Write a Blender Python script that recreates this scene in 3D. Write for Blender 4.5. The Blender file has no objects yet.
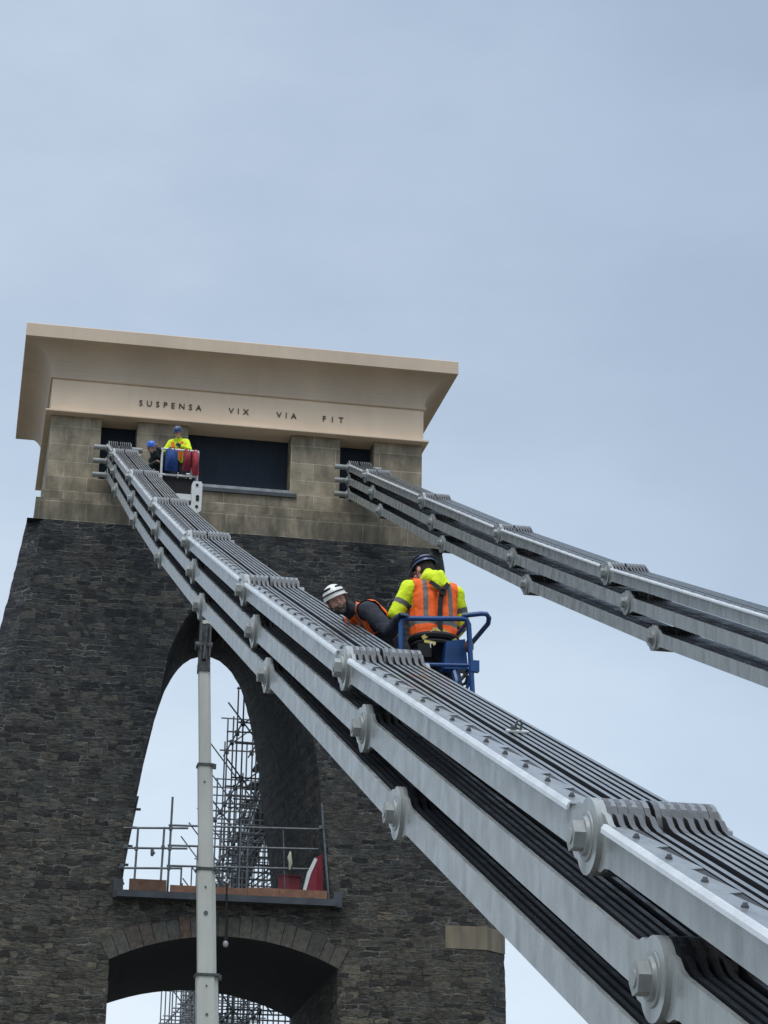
import bpy, bmesh, math, random
from mathutils import Vector, Matrix, Euler
random.seed(7)
V = Vector
sc = bpy.context.scene
COL = sc.collection
PI = math.pi

# ------------------------------------------------------------------ nodes
def new_mat(name):
    m = bpy.data.materials.new(name); m.use_nodes = True
    nt = m.node_tree; b = nt.nodes['Principled BSDF']
    return m, nt, b
def N(nt, t, **kw):
    n = nt.nodes.new(t)
    for k, v in kw.items():
        if k.startswith('i_'):
            n.inputs[k[2:].replace('_', ' ')].default_value = v
        else: setattr(n, k, v)
    return n
def L(nt, a, b): nt.links.new(a, b)
def ramp(nt, fac, stops):
    r = N(nt, 'ShaderNodeValToRGB'); L(nt, fac, r.inputs[0])
    e = r.color_ramp.elements
    while len(e) < len(stops): e.new(.5)
    for el, (p, c) in zip(e, stops):
        el.position = p; el.color = (*c, 1) if len(c) == 3 else c
    return r
def math_n(nt, op, a, b=None, c=None, clamp=False):
    n = N(nt, 'ShaderNodeMath', operation=op); n.use_clamp = clamp
    for i, v in enumerate((a, b, c)):
        if v is None: continue
        if isinstance(v, (int, float)): n.inputs[i].default_value = v
        else: L(nt, v, n.inputs[i])
    return n.outputs[0]
def mixc(nt, fac, a, b, mode='MIX'):
    n = N(nt, 'ShaderNodeMix', data_type='RGBA', blend_type=mode)
    if isinstance(fac, (int, float)): n.inputs[0].default_value = fac
    else: L(nt, fac, n.inputs[0])
    for i, v in ((6, a), (7, b)):
        if isinstance(v, tuple): n.inputs[i].default_value = (*v, 1) if len(v) == 3 else v
        else: L(nt, v, n.inputs[i])
    return n.outputs[2]
def noise(nt, vec, scale, detail=4, rough=.55, dim='3D'):
    n = N(nt, 'ShaderNodeTexNoise'); n.inputs['Scale'].default_value = scale
    n.inputs['Detail'].default_value = detail; n.inputs['Roughness'].default_value = rough
    if vec is not None: L(nt, vec, n.inputs['Vector'])
    return n
def objvec(nt, scale=(1, 1, 1)):
    tc = N(nt, 'ShaderNodeTexCoord'); mp = N(nt, 'ShaderNodeMapping')
    mp.inputs['Scale'].default_value = scale
    L(nt, tc.outputs['Object'], mp.inputs['Vector']); return mp.outputs[0]
def bump(nt, b, h, strength, dist):
    n = N(nt, 'ShaderNodeBump'); n.inputs['Strength'].default_value = strength
    n.inputs['Distance'].default_value = dist
    L(nt, h, n.inputs['Height']); L(nt, n.outputs[0], b.inputs['Normal'])

def simple(name, col, rough=.6, metal=0., var=.12, scale=8, bmp=0.0, spec=None):
    m, nt, b = new_mat(name)
    v = objvec(nt); n = noise(nt, v, scale)
    c0 = tuple(c * (1 - var) for c in col); c1 = tuple(min(1, c * (1 + var)) for c in col)
    r = ramp(nt, n.outputs[0], [(.3, c0), (.7, c1)])
    L(nt, r.outputs[0], b.inputs['Base Color'])
    b.inputs['Roughness'].default_value = rough; b.inputs['Metallic'].default_value = metal
    if spec is not None: b.inputs['Specular IOR Level'].default_value = spec
    if bmp: bump(nt, b, noise(nt, v, scale * 4).outputs[0], .5, bmp)
    return m

def boxvec(nt):
    """object position unwrapped to (horizontal run, height) on upright walls"""
    tc = N(nt, 'ShaderNodeTexCoord'); g = N(nt, 'ShaderNodeNewGeometry')
    s = N(nt, 'ShaderNodeSeparateXYZ'); L(nt, tc.outputs['Object'], s.inputs[0])
    n = N(nt, 'ShaderNodeSeparateXYZ'); L(nt, g.outputs['True Normal'], n.inputs[0])
    ax = math_n(nt, 'ABSOLUTE', n.outputs[0]); ay = math_n(nt, 'ABSOLUTE', n.outputs[1])
    side = math_n(nt, 'GREATER_THAN', ax, ay)
    u = N(nt, 'ShaderNodeMix', data_type='FLOAT')
    L(nt, side, u.inputs[0]); L(nt, s.outputs[0], u.inputs[2]); L(nt, s.outputs[1], u.inputs[3])
    return u.outputs[0], s.outputs[2], s

def masonry():
    m, nt, b = new_mat('rubble_masonry')
    u, z, s = boxvec(nt)
    tc = N(nt, 'ShaderNodeTexCoord')
    def layer(bw, rh, off, mort):
        # uneven course heights and wandering joints
        zc = N(nt, 'ShaderNodeCombineXYZ'); L(nt, z, zc.inputs[2]); zc.inputs[0].default_value = off
        nz = noise(nt, zc.outputs[0], 1.6, 2)
        zz = math_n(nt, 'MULTIPLY_ADD', math_n(nt, 'SUBTRACT', nz.outputs[0], .5), .42, z)
        wn = noise(nt, tc.outputs['Object'], 3.4, 3); wn2 = noise(nt, tc.outputs['Object'], 11, 2)
        ws = N(nt, 'ShaderNodeSeparateXYZ'); L(nt, wn.outputs['Color'], ws.inputs[0])
        ws2 = N(nt, 'ShaderNodeSeparateXYZ'); L(nt, wn2.outputs['Color'], ws2.inputs[0])
        zz = math_n(nt, 'MULTIPLY_ADD', math_n(nt, 'SUBTRACT', ws.outputs[0], .5), .16, zz)
        zz = math_n(nt, 'MULTIPLY_ADD', math_n(nt, 'SUBTRACT', ws2.outputs[0], .5), .05, zz)
        uu = math_n(nt, 'MULTIPLY_ADD', math_n(nt, 'SUBTRACT', ws.outputs[1], .5), .45, u)
        uu = math_n(nt, 'MULTIPLY_ADD', math_n(nt, 'SUBTRACT', ws2.outputs[1], .5), .08, uu)
        c = N(nt, 'ShaderNodeCombineXYZ'); L(nt, uu, c.inputs[0]); L(nt, zz, c.inputs[1])
        br = N(nt, 'ShaderNodeTexBrick'); L(nt, c.outputs[0], br.inputs['Vector'])
        br.inputs['Scale'].default_value = 1
        br.inputs['Brick Width'].default_value = bw; br.inputs['Row Height'].default_value = rh
        br.inputs['Mortar Size'].default_value = mort; br.inputs['Mortar Smooth'].default_value = .35
        br.inputs['Color1'].default_value = (0, 0, 0, 1); br.inputs['Color2'].default_value = (1, 1, 1, 1)
        br.inputs['Mortar'].default_value = (.5, .5, .5, 1); br.inputs['Bias'].default_value = 0
        br.offset_frequency = 2; br.offset = .41; br.squash = .7; br.squash_frequency = 3
        return br
    A = layer(.44, .150, 0, .015); B = layer(.31, .115, 5, .013)
    msk = noise(nt, tc.outputs['Object'], .9, 2).outputs[0]
    mk = math_n(nt, 'GREATER_THAN', msk, .53)
    cell = mixc(nt, mk, A.outputs['Color'], B.outputs['Color'])
    fac = N(nt, 'ShaderNodeMix', data_type='FLOAT'); L(nt, mk, fac.inputs[0]); L(nt, A.outputs['Fac'], fac.inputs[2]); L(nt, B.outputs['Fac'], fac.inputs[3])
    mort = fac.outputs[0]
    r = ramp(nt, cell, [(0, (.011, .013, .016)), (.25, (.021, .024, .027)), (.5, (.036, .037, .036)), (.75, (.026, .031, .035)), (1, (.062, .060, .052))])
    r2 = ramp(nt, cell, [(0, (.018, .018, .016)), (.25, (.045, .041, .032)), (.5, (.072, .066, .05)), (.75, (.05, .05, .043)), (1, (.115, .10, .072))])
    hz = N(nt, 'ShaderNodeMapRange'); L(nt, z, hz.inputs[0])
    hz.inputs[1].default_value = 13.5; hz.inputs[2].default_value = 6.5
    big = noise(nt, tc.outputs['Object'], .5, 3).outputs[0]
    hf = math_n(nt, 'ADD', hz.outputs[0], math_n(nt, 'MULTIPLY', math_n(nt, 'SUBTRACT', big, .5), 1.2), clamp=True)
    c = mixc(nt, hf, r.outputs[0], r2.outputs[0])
    mpf = N(nt, 'ShaderNodeMapping'); mpf.inputs['Scale'].default_value = (5, 5, 17); L(nt, tc.outputs['Object'], mpf.inputs[0])
    fine = noise(nt, mpf.outputs[0], 1.3, 7, .75).outputs[0]
    fr = ramp(nt, fine, [(.33, (.2, .2, .2)), (.66, (2.2, 2.2, 2.2))])
    c = mixc(nt, 1, c, fr.outputs[0], 'MULTIPLY')
    # mortar shows pale only here and there
    mv = noise(nt, tc.outputs['Object'], 2.3, 4, .6).outputs[0]
    mvr = ramp(nt, mv, [(.42, (.0, .0, .0)), (.66, (1, 1, 1))])
    mcol = mixc(nt, mvr.outputs[0], (.015, .016, .017), (.21, .21, .195))
    mf = math_n(nt, 'MULTIPLY', mort, .85)
    c = mixc(nt, mf, c, mcol)
    L(nt, c, b.inputs['Base Color']); b.inputs['Roughness'].default_value = .82
    b.inputs['Specular IOR Level'].default_value = .35
    h = math_n(nt, 'SUBTRACT', math_n(nt, 'MULTIPLY', fine, .6), math_n(nt, 'MULTIPLY', mort, 1.1))
    bw = N(nt, 'ShaderNodeRGBToBW'); L(nt, cell, bw.inputs[0])
    h = math_n(nt, 'MULTIPLY_ADD', bw.outputs[0], .9, h)
    bump(nt, b, h, 1.0, .07)
    return m

def ashlar():
    m, nt, b = new_mat('sandstone_ashlar')
    u, z, s = boxvec(nt)
    tc = N(nt, 'ShaderNodeTexCoord')
    c = N(nt, 'ShaderNodeCombineXYZ'); L(nt, u, c.inputs[0]); L(nt, z, c.inputs[1])
    br = N(nt, 'ShaderNodeTexBrick'); L(nt, c.outputs[0], br.inputs['Vector'])
    br.inputs['Scale'].default_value = 1; br.inputs['Brick Width'].default_value = 1.15
    br.inputs['Row Height'].default_value = .47; br.inputs['Mortar Size'].default_value = .012
    br.inputs['Mortar Smooth'].default_value = .4
    br.inputs['Color1'].default_value = (.24, .205, .15, 1); br.inputs['Color2'].default_value = (.38, .33, .245, 1)
    br.inputs['Mortar'].default_value = (.50, .45, .35, 1)
    sv = objvec(nt, (2.0, 2.0, .5)); st = noise(nt, sv, 1.3, 5, .65).outputs[0]
    sr = ramp(nt, st, [(.32, (.5, .5, .48)), (.58, (1.05, 1.05, 1.05))])
    blot = noise(nt, tc.outputs['Object'], 2.2, 6, .7).outputs[0]
    brp = ramp(nt, blot, [(.3, (.55, .56, .55)), (.65, (1.15, 1.13, 1.1))])
    k = mixc(nt, .85, br.outputs['Color'], sr.outputs[0], 'MULTIPLY')
    k = mixc(nt, .9, k, brp.outputs[0], 'MULTIPLY')
    # algae and soot staining gathers on the plinth courses
    lo = N(nt, 'ShaderNodeMapRange'); L(nt, z, lo.inputs[0]); lo.inputs[1].default_value = 18.9; lo.inputs[2].default_value = 17.3
    lf = math_n(nt, 'MULTIPLY', lo.outputs[0], ramp(nt, st, [(.35, (1, 1, 1)), (.7, (.15, .15, .15))]).outputs[0])
    k = mixc(nt, math_n(nt, 'MULTIPLY', lf, .95), k, (.06, .06, .047))
    L(nt, k, b.inputs['Base Color']); b.inputs['Roughness'].default_value = .85
    h = math_n(nt, 'SUBTRACT', noise(nt, tc.outputs['Object'], 22, 5).outputs[0], br.outputs['Fac'])
    bump(nt, b, h, .5, .012)
    return m

def painted(name, col, stain, vert=True, rough=.75, amt=.5, lo=.35, hi=.65, joints=0):
    m, nt, b = new_mat(name)
    v = objvec(nt, (1.6, 1.6, .25) if vert else (1, 1, 1)); v2 = objvec(nt)
    a = noise(nt, v, 1.7, 5, .6).outputs[0]; c = noise(nt, v2, .6, 4).outputs[0]; d = noise(nt, v2, 20, 4).outputs[0]
    f = math_n(nt, 'MULTIPLY', ramp(nt, a, [(lo, (1, 1, 1)), (hi, (0, 0, 0))]).outputs[0], amt)
    k = mixc(nt, f, col, stain)
    k = mixc(nt, .5, k, ramp(nt, c, [(.3, (.8, .8, .8)), (.7, (1.1, 1.1, 1.1))]).outputs[0], 'MULTIPLY')
    if joints:
        u_, z_, s_ = boxvec(nt); fr_ = math_n(nt, 'FRACT', math_n(nt, 'MULTIPLY_ADD', u_, 1 / joints, .3))
        ln_ = math_n(nt, 'LESS_THAN', fr_, .008 / joints)
        nf = math_n(nt, 'MULTIPLY', ln_, math_n(nt, 'MULTIPLY', ramp(nt, c, [(.4, (0, 0, 0)), (.6, (1, 1, 1))]).outputs[0], .35))
        k = mixc(nt, nf, k, tuple(q * .4 for q in stain))
        sp2 = noise(nt, v2, 9, 6, .7).outputs[0]
        k = mixc(nt, math_n(nt, 'MULTIPLY', ramp(nt, sp2, [(.60, (0, 0, 0)), (.72, (1, 1, 1))]).outputs[0], .35), k, stain)
    L(nt, k, b.inputs['Base Color']); b.inputs['Roughness'].default_value = rough
    bump(nt, b, d, .3, .004)
    return m

def chain_paint(name, col, rough=.42, dirt=.5, gloss=.5):
    m, nt, b = new_mat(name)
    v = objvec(nt, (6, 3, .5)); v2 = objvec(nt)
    a = noise(nt, v, 2.4, 6, .65).outputs[0]; f = noise(nt, v2, 60, 3, .6).outputs[0]; g = noise(nt, v2, 5, 4, .6).outputs[0]
    dk = tuple(c * .55 for c in col); lt = tuple(min(1, c * 1.15) for c in col)
    k = mixc(nt, math_n(nt, 'MULTIPLY', ramp(nt, a, [(.35, (1, 1, 1)), (.55, (0, 0, 0))]).outputs[0], dirt), lt, dk)
    k = mixc(nt, .5, k, ramp(nt, g, [(.3, (.78, .79, .8)), (.7, (1.08, 1.08, 1.08))]).outputs[0], 'MULTIPLY')
    k = mixc(nt, math_n(nt, 'MULTIPLY', ramp(nt, f, [(.58, (0, 0, 0)), (.68, (1, 1, 1))]).outputs[0], .25), k, tuple(c * .5 for c in col))
    L(nt, k, b.inputs['Base Color'])
    rr = ramp(nt, g, [(.3, (rough - .14,) * 3), (.7, (rough + .14,) * 3)])
    L(nt, rr.outputs[0], b.inputs['Roughness']); b.inputs['Specular IOR Level'].default_value = gloss
    bump(nt, b, f, .25, .003)
    return m

M = {}
M['rubble'] = masonry()
M['ashlar'] = ashlar()
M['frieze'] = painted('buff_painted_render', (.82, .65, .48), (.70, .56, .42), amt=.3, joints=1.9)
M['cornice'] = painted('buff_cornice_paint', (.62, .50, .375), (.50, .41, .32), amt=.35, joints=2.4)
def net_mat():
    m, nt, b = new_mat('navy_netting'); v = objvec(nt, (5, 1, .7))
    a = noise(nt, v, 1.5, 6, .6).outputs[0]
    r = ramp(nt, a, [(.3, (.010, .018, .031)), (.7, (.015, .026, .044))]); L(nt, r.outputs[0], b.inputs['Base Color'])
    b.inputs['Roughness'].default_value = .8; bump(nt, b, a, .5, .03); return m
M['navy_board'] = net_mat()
M['sill'] = simple('lead_sill', (.26, .28, .29), .5, var=.3, scale=5)
M['slate'] = simple('slate_slab', (.045, .053, .062), .55, var=.3, scale=3, bmp=.01)
M['letter'] = simple('bronze_letters', (.03, .025, .02), .6)
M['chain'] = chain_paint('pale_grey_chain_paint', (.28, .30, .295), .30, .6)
M['chain_in'] = chain_paint('shaded_chain_paint', (.045, .05, .056), .33, .6, .5)  # chain grey darkened to paint in the shade between tiers
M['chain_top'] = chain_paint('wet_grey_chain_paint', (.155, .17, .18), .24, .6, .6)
M['chain_face'] = chain_paint('shaded_eye_paint', (.07, .075, .08), .40, .6, .5)  # down-facing eye rims, their shading put into the colour
M['nut'] = chain_paint('nut_paint', (.27, .29, .285), .45, .7)
M['bolt'] = simple('bolt_steel', (.10, .105, .11), .45)
M['gap'] = simple('gap_shade', (.015, .016, .018), .6)  # near-black colour painting in the shade between bars and under teeth
M['boom'] = painted('white_boom_paint', (.56, .57, .51), (.36, .37, .33), rough=.45, amt=.35)
M['boom_dark'] = simple('boom_grey_casting', (.055, .06, .06), .5, var=.6, scale=12)
M['black'] = simple('black_plastic', (.008, .008, .009), .8)
M['white'] = simple('white_frame_paint', (.62, .64, .63), .45, var=.1)
M['tube'] = simple('galvanised_tube', (.12, .135, .15), .45, metal=.3, var=.35, scale=6)
M['tube_far'] = simple('weathered_tube', (.15, .165, .175), .5, metal=.2, var=.4, scale=4)
M['board'] = simple('orange_timber_board', (.20, .10, .06), .75, var=.3, scale=6)
M['board_brown'] = simple('brown_timber_board', (.12, .065, .04), .8, var=.35, scale=6)
M['weathered_board'] = simple('weathered_board', (.06, .055, .05), .8, var=.4, scale=3)
M['red'] = simple('red_plastic', (.20, .007, .02), .45, var=.2)
M['dark_red'] = simple('dark_red_panel', (.15, .008, .014), .55, var=.25)
M['blue_paint'] = simple('blue_lift_paint', (.006, .055, .19), .38, var=.25, scale=6)
M['blue_cloth'] = simple('blue_bag_cloth', (.010, .05, .20), .8, var=.35, scale=14, bmp=.01)
M['red_cloth'] = simple('red_bag_cloth', (.24, .02, .035), .8, var=.35, scale=14, bmp=.01)
M['rubber'] = simple('tyre_rubber', (.02, .02, .02), .8)
M['glass'] = simple('lamp_glass', (.32, .33, .33), .15)
M['skin'] = simple('skin', (.60, .34, .26), .55, var=.18, scale=25)
M['beard'] = simple('grey_brown_beard', (.10, .075, .06), .9, var=.3, scale=60)
M['hair'] = simple('dark_hair', (.03, .022, .016), .9)
M['hivis'] = simple('lime_jacket_cloth', (.68, .84, .012), .75, var=.15, scale=10, bmp=.012)
M['orange'] = simple('orange_vest_cloth', (.95, .125, .012), .75, var=.15, scale=8, bmp=.012)
M['silver'] = simple('grey_reflective_tape', (.11, .11, .10), .5, var=.1)
M['navy'] = simple('navy_cloth', (.016, .019, .030), .85, var=.35, scale=10, bmp=.012)
M['dark_green'] = simple('dark_green_cloth', (.025, .035, .033), .85, var=.3, scale=10, bmp=.012)
M['strap_tan'] = simple('tan_harness_webbing', (.50, .42, .14), .8)
M['helmet_white'] = simple('white_helmet_shell', (.72, .72, .69), .35, var=.08)
M['helmet_navy'] = simple('navy_helmet_shell', (.03, .055, .13), .3, var=.1)
M['helmet_blue'] = simple('blue_helmet_shell', (.02, .12, .50), .3, var=.1)
M['glove'] = simple('dark_blue_glove', (.02, .045, .09), .8)
M['eye_white'] = simple('eye_white', (.6, .58, .55), .3)
M['boot'] = simple('boot_leather', (.03, .022, .016), .6)

def ground_mat():
    m, nt, b = new_mat('wet_asphalt'); v = objvec(nt)
    r = ramp(nt, noise(nt, v, 3, 8, .7).outputs[0], [(.3, (.035, .036, .038)), (.7, (.065, .066, .068))])
    L(nt, r.outputs[0], b.inputs['Base Color']); b.inputs['Roughness'].default_value = .55
    bump(nt, b, noise(nt, v, 90, 3).outputs[0], .5, .01); return m
M['asphalt'] = ground_mat()
M['paving'] = simple('paving_stone', (.24, .22, .19), .8, var=.2, scale=3, bmp=.01)
M['grass'] = simple('rough_ground', (.07, .066, .052), .95, var=.5, scale=1.5, bmp=.05)
M['kerb'] = simple('kerb_stone', (.28, .27, .25), .8, var=.2)
M['line'] = simple('road_paint', (.7, .7, .66), .6)

# ------------------------------------------------------------------ meshes
class MB:
    def __init__(s): s.v = []; s.f = []; s.m = []
    def add(s, vs, fs, mi=0):
        o = len(s.v); s.v += [tuple(x) for x in vs]
        s.f += [[i + o for i in f] for f in fs]; s.m += [mi] * len(fs); return s
    def box(s, a, b, mi=0, mat=None):
        x0, y0, z0 = a; x1, y1, z1 = b
        vs = [V((x, y, z)) for z in (z0, z1) for x, y in ((x0, y0), (x1, y0), (x1, y1), (x0, y1))]
        if mat is not None: vs = [mat @ v for v in vs]
        return s.add(vs, [[3, 2, 1, 0], [4, 5, 6, 7], [0, 1, 5, 4], [1, 2, 6, 5], [2, 3, 7, 6], [3, 0, 4, 7]], mi)
    def cyl(s, p0, p1, r0, r1=None, n=12, mi=0, rot=0., ref=None):
        r1 = r0 if r1 is None else r1
        p0 = V(p0); p1 = V(p1); d = (p1 - p0).normalized()
        a = V(ref) if ref else (V((0, 0, 1)) if abs(d.z) < .9 else V((1, 0, 0)))
        x = d.cross(a).normalized(); y = d.cross(x)
        vs = []
        for p, r in ((p0, r0), (p1, r1)):
            for i in range(n):
                t = 2 * PI * i / n + rot
                vs.append(p + x * math.cos(t) * r + y * math.sin(t) * r)
        fs = [[i, (i + 1) % n, n + (i + 1) % n, n + i] for i in range(n)]
        fs += [list(range(n))[::-1], list(range(n, 2 * n))]
        return s.add(vs, fs, mi)
    def path(s, pts, r, n=8, mi=0, closed=False):
        pts = [V(p) for p in pts]; k = len(pts); rings = []
        prev = None
        for i, p in enumerate(pts):
            a = pts[i - 1] if (i > 0 or closed) else pts[i]; b = pts[(i + 1) % k] if (i < k - 1 or closed) else pts[i]
            d = (b - a).normalized()
            if prev is None:
                ref = V((0, 0, 1)) if abs(d.z) < .9 else V((1, 0, 0)); x = d.cross(ref).normalized()
            else: x = (prev - d * prev.dot(d)).normalized()
            prev = x; y = d.cross(x)
            rr = r[i] if isinstance(r, (list, tuple)) else r
            rings.append([p + x * math.cos(2 * PI * j / n) * rr + y * math.sin(2 * PI * j / n) * rr for j in range(n)])
        vs = [v for g in rings for v in g]; fs = []
        for i in range(k if closed else k - 1):
            a = i * n; b = ((i + 1) % k) * n
            fs += [[a + j, a + (j + 1) % n, b + (j + 1) % n, b + j] for j in range(n)]
        if not closed: fs += [list(range(n))[::-1], [(k - 1) * n + j for j in range(n)]]
        return s.add(vs, fs, mi)
    def prism(s, poly, fn0, fn1, mi=0):
        n = len(poly)
        vs = [fn0(*p) for p in poly] + [fn1(*p) for p in poly]
        fs = [[i, (i + 1) % n, n + (i + 1) % n, n + i] for i in range(n)] + [list(range(n))[::-1], list(range(n, 2 * n))]
        return s.add(vs, fs, mi)
    def build(s, name, mats, parent=None, origin=(0, 0, 0), smooth=False, fix=True):
        me = bpy.data.meshes.new(name)
        o3 = V(origin); me.from_pydata([V(v) - o3 for v in s.v], [], s.f)
        if not isinstance(mats, (list, tuple)): mats = [mats]
        for m in mats: me.materials.append(m)
        me.polygons.foreach_set('material_index', s.m)
        if fix:
            bm = bmesh.new(); bm.from_mesh(me); bmesh.ops.recalc_face_normals(bm, faces=bm.faces); bm.to_mesh(me); bm.free()
        if smooth:
            me.polygons.foreach_set('use_smooth', [True] * len(me.polygons))
            me.set_sharp_from_angle(angle=math.radians(35))
        me.update()
        ob = bpy.data.objects.new(name, me); COL.objects.link(ob)
        if parent is not None:
            ob.parent = parent; ob.location = V(origin)
        else: ob.location = o3
        return ob
def thing(name, label, cat, loc=(0, 0, 0), group=None, rz=0):
    o = bpy.data.objects.new(name, None); COL.objects.link(o); o.empty_display_size = .3
    o.location = loc; o.rotation_euler[2] = rz
    o['label'] = label; o['category'] = cat
    if group: o['group'] = group
    return o
def tag(o, label, cat, group=None, kind=None):
    o['label'] = label; o['category'] = cat
    if group: o['group'] = group
    if kind: o['kind'] = kind
    return o
def struct(o, label=None):
    o['kind'] = 'structure'
    if label: o['label'] = label
    return o
def interp(tab, z):
    if z <= tab[0][0]: return tab[0][1]
    for (a, b), (c, d) in zip(tab, tab[1:]):
        if z <= c: return b + (d - b) * (z - a) / (c - a)
    return tab[-1][1]

G = -1.6      # road level (the camera's lens is the origin)
# ------------------------------------------------------------------ ground
def grid_sheet(name, x0, x1, y0, y1, z, mat):
    return struct(MB().add([(x0, y0, z), (x1, y0, z), (x1, y1, z), (x0, y1, z)], [[0, 1, 2, 3]]).build(name, mat, fix=False))
grid_sheet('ground', -1500, 1500, -1500, 1500, G - .12, M['grass'])
grid_sheet('road', 3.75, 8.45, -60, 400, G, M['asphalt'])
for i, (a, b) in enumerate(((-1.2, 3.6), (8.6, 13.4))):
    struct(MB().box((a, -60, G - .3), (b, 400, G + .1)).build('pavement', M['paving']))
for a in (3.6, 8.45):
    struct(MB().box((a + .001, -60, G - .3), (a + .149, 400, G + .12)).build('kerb', M['kerb']))

# ------------------------------------------------------------------ tower
XC = 6.1
tower = thing('bridge_tower', 'tall tapering dark rubble stone bridge tower with pointed arch and buff painted cornice', 'tower', (XC, 55, G))
def tp(mb, name, mat, parent=tower, **k):
    o = mb.build(name, mat, None, **k); o.parent = parent
    o.location = V(o.location) - V(tower.location); return o
HW = [(G, 6.98), (5.5, 6.84), (7.85, 6.79), (9, 6.55), (11.5, 6.12), (14.5, 5.68), (16.3, 5.38), (17.36, 5.22)]
YF = [(G, 50.6), (7.6, 50.78), (17.36, 50.98)]
CH = [(G, .62), (7.8, .60), (17.36, .40)]
AW = [(8.35, 2.47), (10.3, 2.25), (11.2, 2.13), (11.86, 2.04), (12.4, 1.92), (13.1, 1.78), (13.66, 1.71), (14.19, 1.62), (14.81, 1.38), (15.31, 1.12), (15.7, .88), (16.0, .62), (16.2, .40), (16.35, .0)]
AB = [(8.35, 2.2), (10, 2.0), (11.6, 1.76), (12.95, 1.56), (13.8, 1.40), (14.6, 1.2), (15.1, 1.04), (15.35, .92), (15.65, .73), (15.85, .54), (16.0, .32), (16.08, 0)]
YB = 57.8
R2 = (2.65 ** 2 + .62 ** 2) / (2 * .62)
def low_w(z):        # half width of the lower opening at height z
    if z <= 6.8: return 2.65
    t = R2 - (7.42 - z); return math.sqrt(max(0, R2 * R2 - t * t))
levels = []
z = G
while z < 6.75: levels.append(z); z += .16
levels += [6.8, 6.9, 7.0, 7.1, 7.2, 7.28, 7.34, 7.38, 7.405, 7.42]
z = 7.56
while z < 8.3: levels.append(z); z += .15
z = 8.35
while z < 16: levels.append(z); z += .155
levels += [16.05, 16.12, 16.2, 16.25, 16.3, 16.33, 16.35, 16.6, 16.8, 17.0, 17.2, 17.36]
levels = sorted(set(round(a, 4) for a in levels))
mb = MB()
rj = random.Random(3)
def row(z, inner, jit=.012):
    h = interp(HW, z) + rj.uniform(-.012, .012); yf = interp(YF, z); c = interp(CH, z)
    il = ir = None
    if inner == 'A': w = interp(AW, z); wb = interp(AB, z)
    elif inner == 'B': w = wb = low_w(z)
    else: w = wb = 0
    jl = rj.uniform(-jit, jit) if w > .05 and z > 6 else 0; jr = rj.uniform(-jit, jit) if w > .05 and z > 6 else 0
    L_ = [(XC - wb + jl, YB), (XC - h, YB), (XC - h, yf + c), (XC - h + c, yf), (XC - w + jl, yf)]
    R_ = [(XC + wb + jr, YB), (XC + h, YB), (XC + h, yf + c), (XC + h - c, yf), (XC + w + jr, yf)]
    dz = .40 * min(1, max(0, (z - 4) / 2.4)) if inner == 'B' else 0      # the vault drops towards the back
    return ([(x, y, z - (dz if i == 0 else 0)) for i, (x, y) in enumerate(L_)], [(x, y, z - (dz if i == 0 else 0)) for i, (x, y) in enumerate(R_)], w)
def kind(z0, z1):
    if z1 <= 7.4201: return 'B'
    if z1 <= 8.3501: return None
    if z1 <= 16.3501: return 'A'
    return None
cache = {}
def getrow(z, k):
    if (z, k) not in cache: cache[(z, k)] = row(z, k)
    return cache[(z, k)]
for z0, z1 in zip(levels, levels[1:]):
    k = kind(z0, z1)
    a = getrow(z0, k); b = getrow(z1, k)
    # outer walls share outer points whatever the opening kind
    for s in (0, 1):
        A, B = a[s], b[s]
        o = len(mb.v)
        vs = A + B
        fs = [[0, 1, 6, 5], [1, 2, 7, 6], [2, 3, 8, 7], [3, 4, 9, 8]]
        if s == 0: fs = [f[::-1] for f in fs]
        mb.add(vs, fs)
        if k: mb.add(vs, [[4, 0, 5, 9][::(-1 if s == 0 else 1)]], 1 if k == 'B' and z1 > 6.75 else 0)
mb.add([(XC - 5.22, 50.98, 17.36), (XC + 5.22, 50.98, 17.36), (XC + 5.22, YB, 17.36), (XC - 5.22, YB, 17.36)], [[0, 1, 2, 3]])
mb.add([(XC - 2.6, 50.8, 8.34), (XC + 2.6, 50.8, 8.34), (XC + 2.6, YB, 8.34), (XC - 2.6, YB, 8.34)], [[0, 1, 2, 3]])
M['vault'] = simple('shaded_vault', (.009, .011, .014), .8, var=.3, scale=2)  # plain vault faces with deep shade put into the colour
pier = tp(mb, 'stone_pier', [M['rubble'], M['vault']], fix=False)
# slate slab on the crown of the lower arch
tp(MB().box((XC - 2.60, 50.45, 8.20), (XC + 2.55, YB + .1, 8.355)).box((XC - 2.66, 50.52, 8.185), (XC - 2.44, 50.9, 8.60)).box((XC + 2.50, 50.52, 8.185), (XC + 2.68, 50.9, 8.54)), 'slate_ledge', M['slate'])
# voussoir ring
def vouss_mat():
    m, nt, b = new_mat('arch_ring_stone')
    g = N(nt, 'ShaderNodeNewGeometry')
    r = ramp(nt, g.outputs['Random Per Island'], [(0, (.055, .052, .045)), (.4, (.09, .085, .07)), (.88, (.065, .066, .06)), (1, (.11, .07, .05))])
    v = objvec(nt); f = noise(nt, v, 9, 6, .7).outputs[0]
    k = mixc(nt, 1, r.outputs[0], ramp(nt, f, [(.3, (.5, .5, .5)), (.7, (1.4, 1.4, 1.4))]).outputs[0], 'MULTIPLY')
    L(nt, k, b.inputs['Base Color']); b.inputs['Roughness'].default_value = .85
    bump(nt, b, f, .8, .02); return m
M['vouss'] = vouss_mat()
mb = MB(); ang = math.asin(2.65 / R2); n = 19; zc = 7.42 - R2; cur = -ang * 1.01
ws = [rj.uniform(.7, 1.3) for _ in range(n)]; tot = sum(ws)
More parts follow.
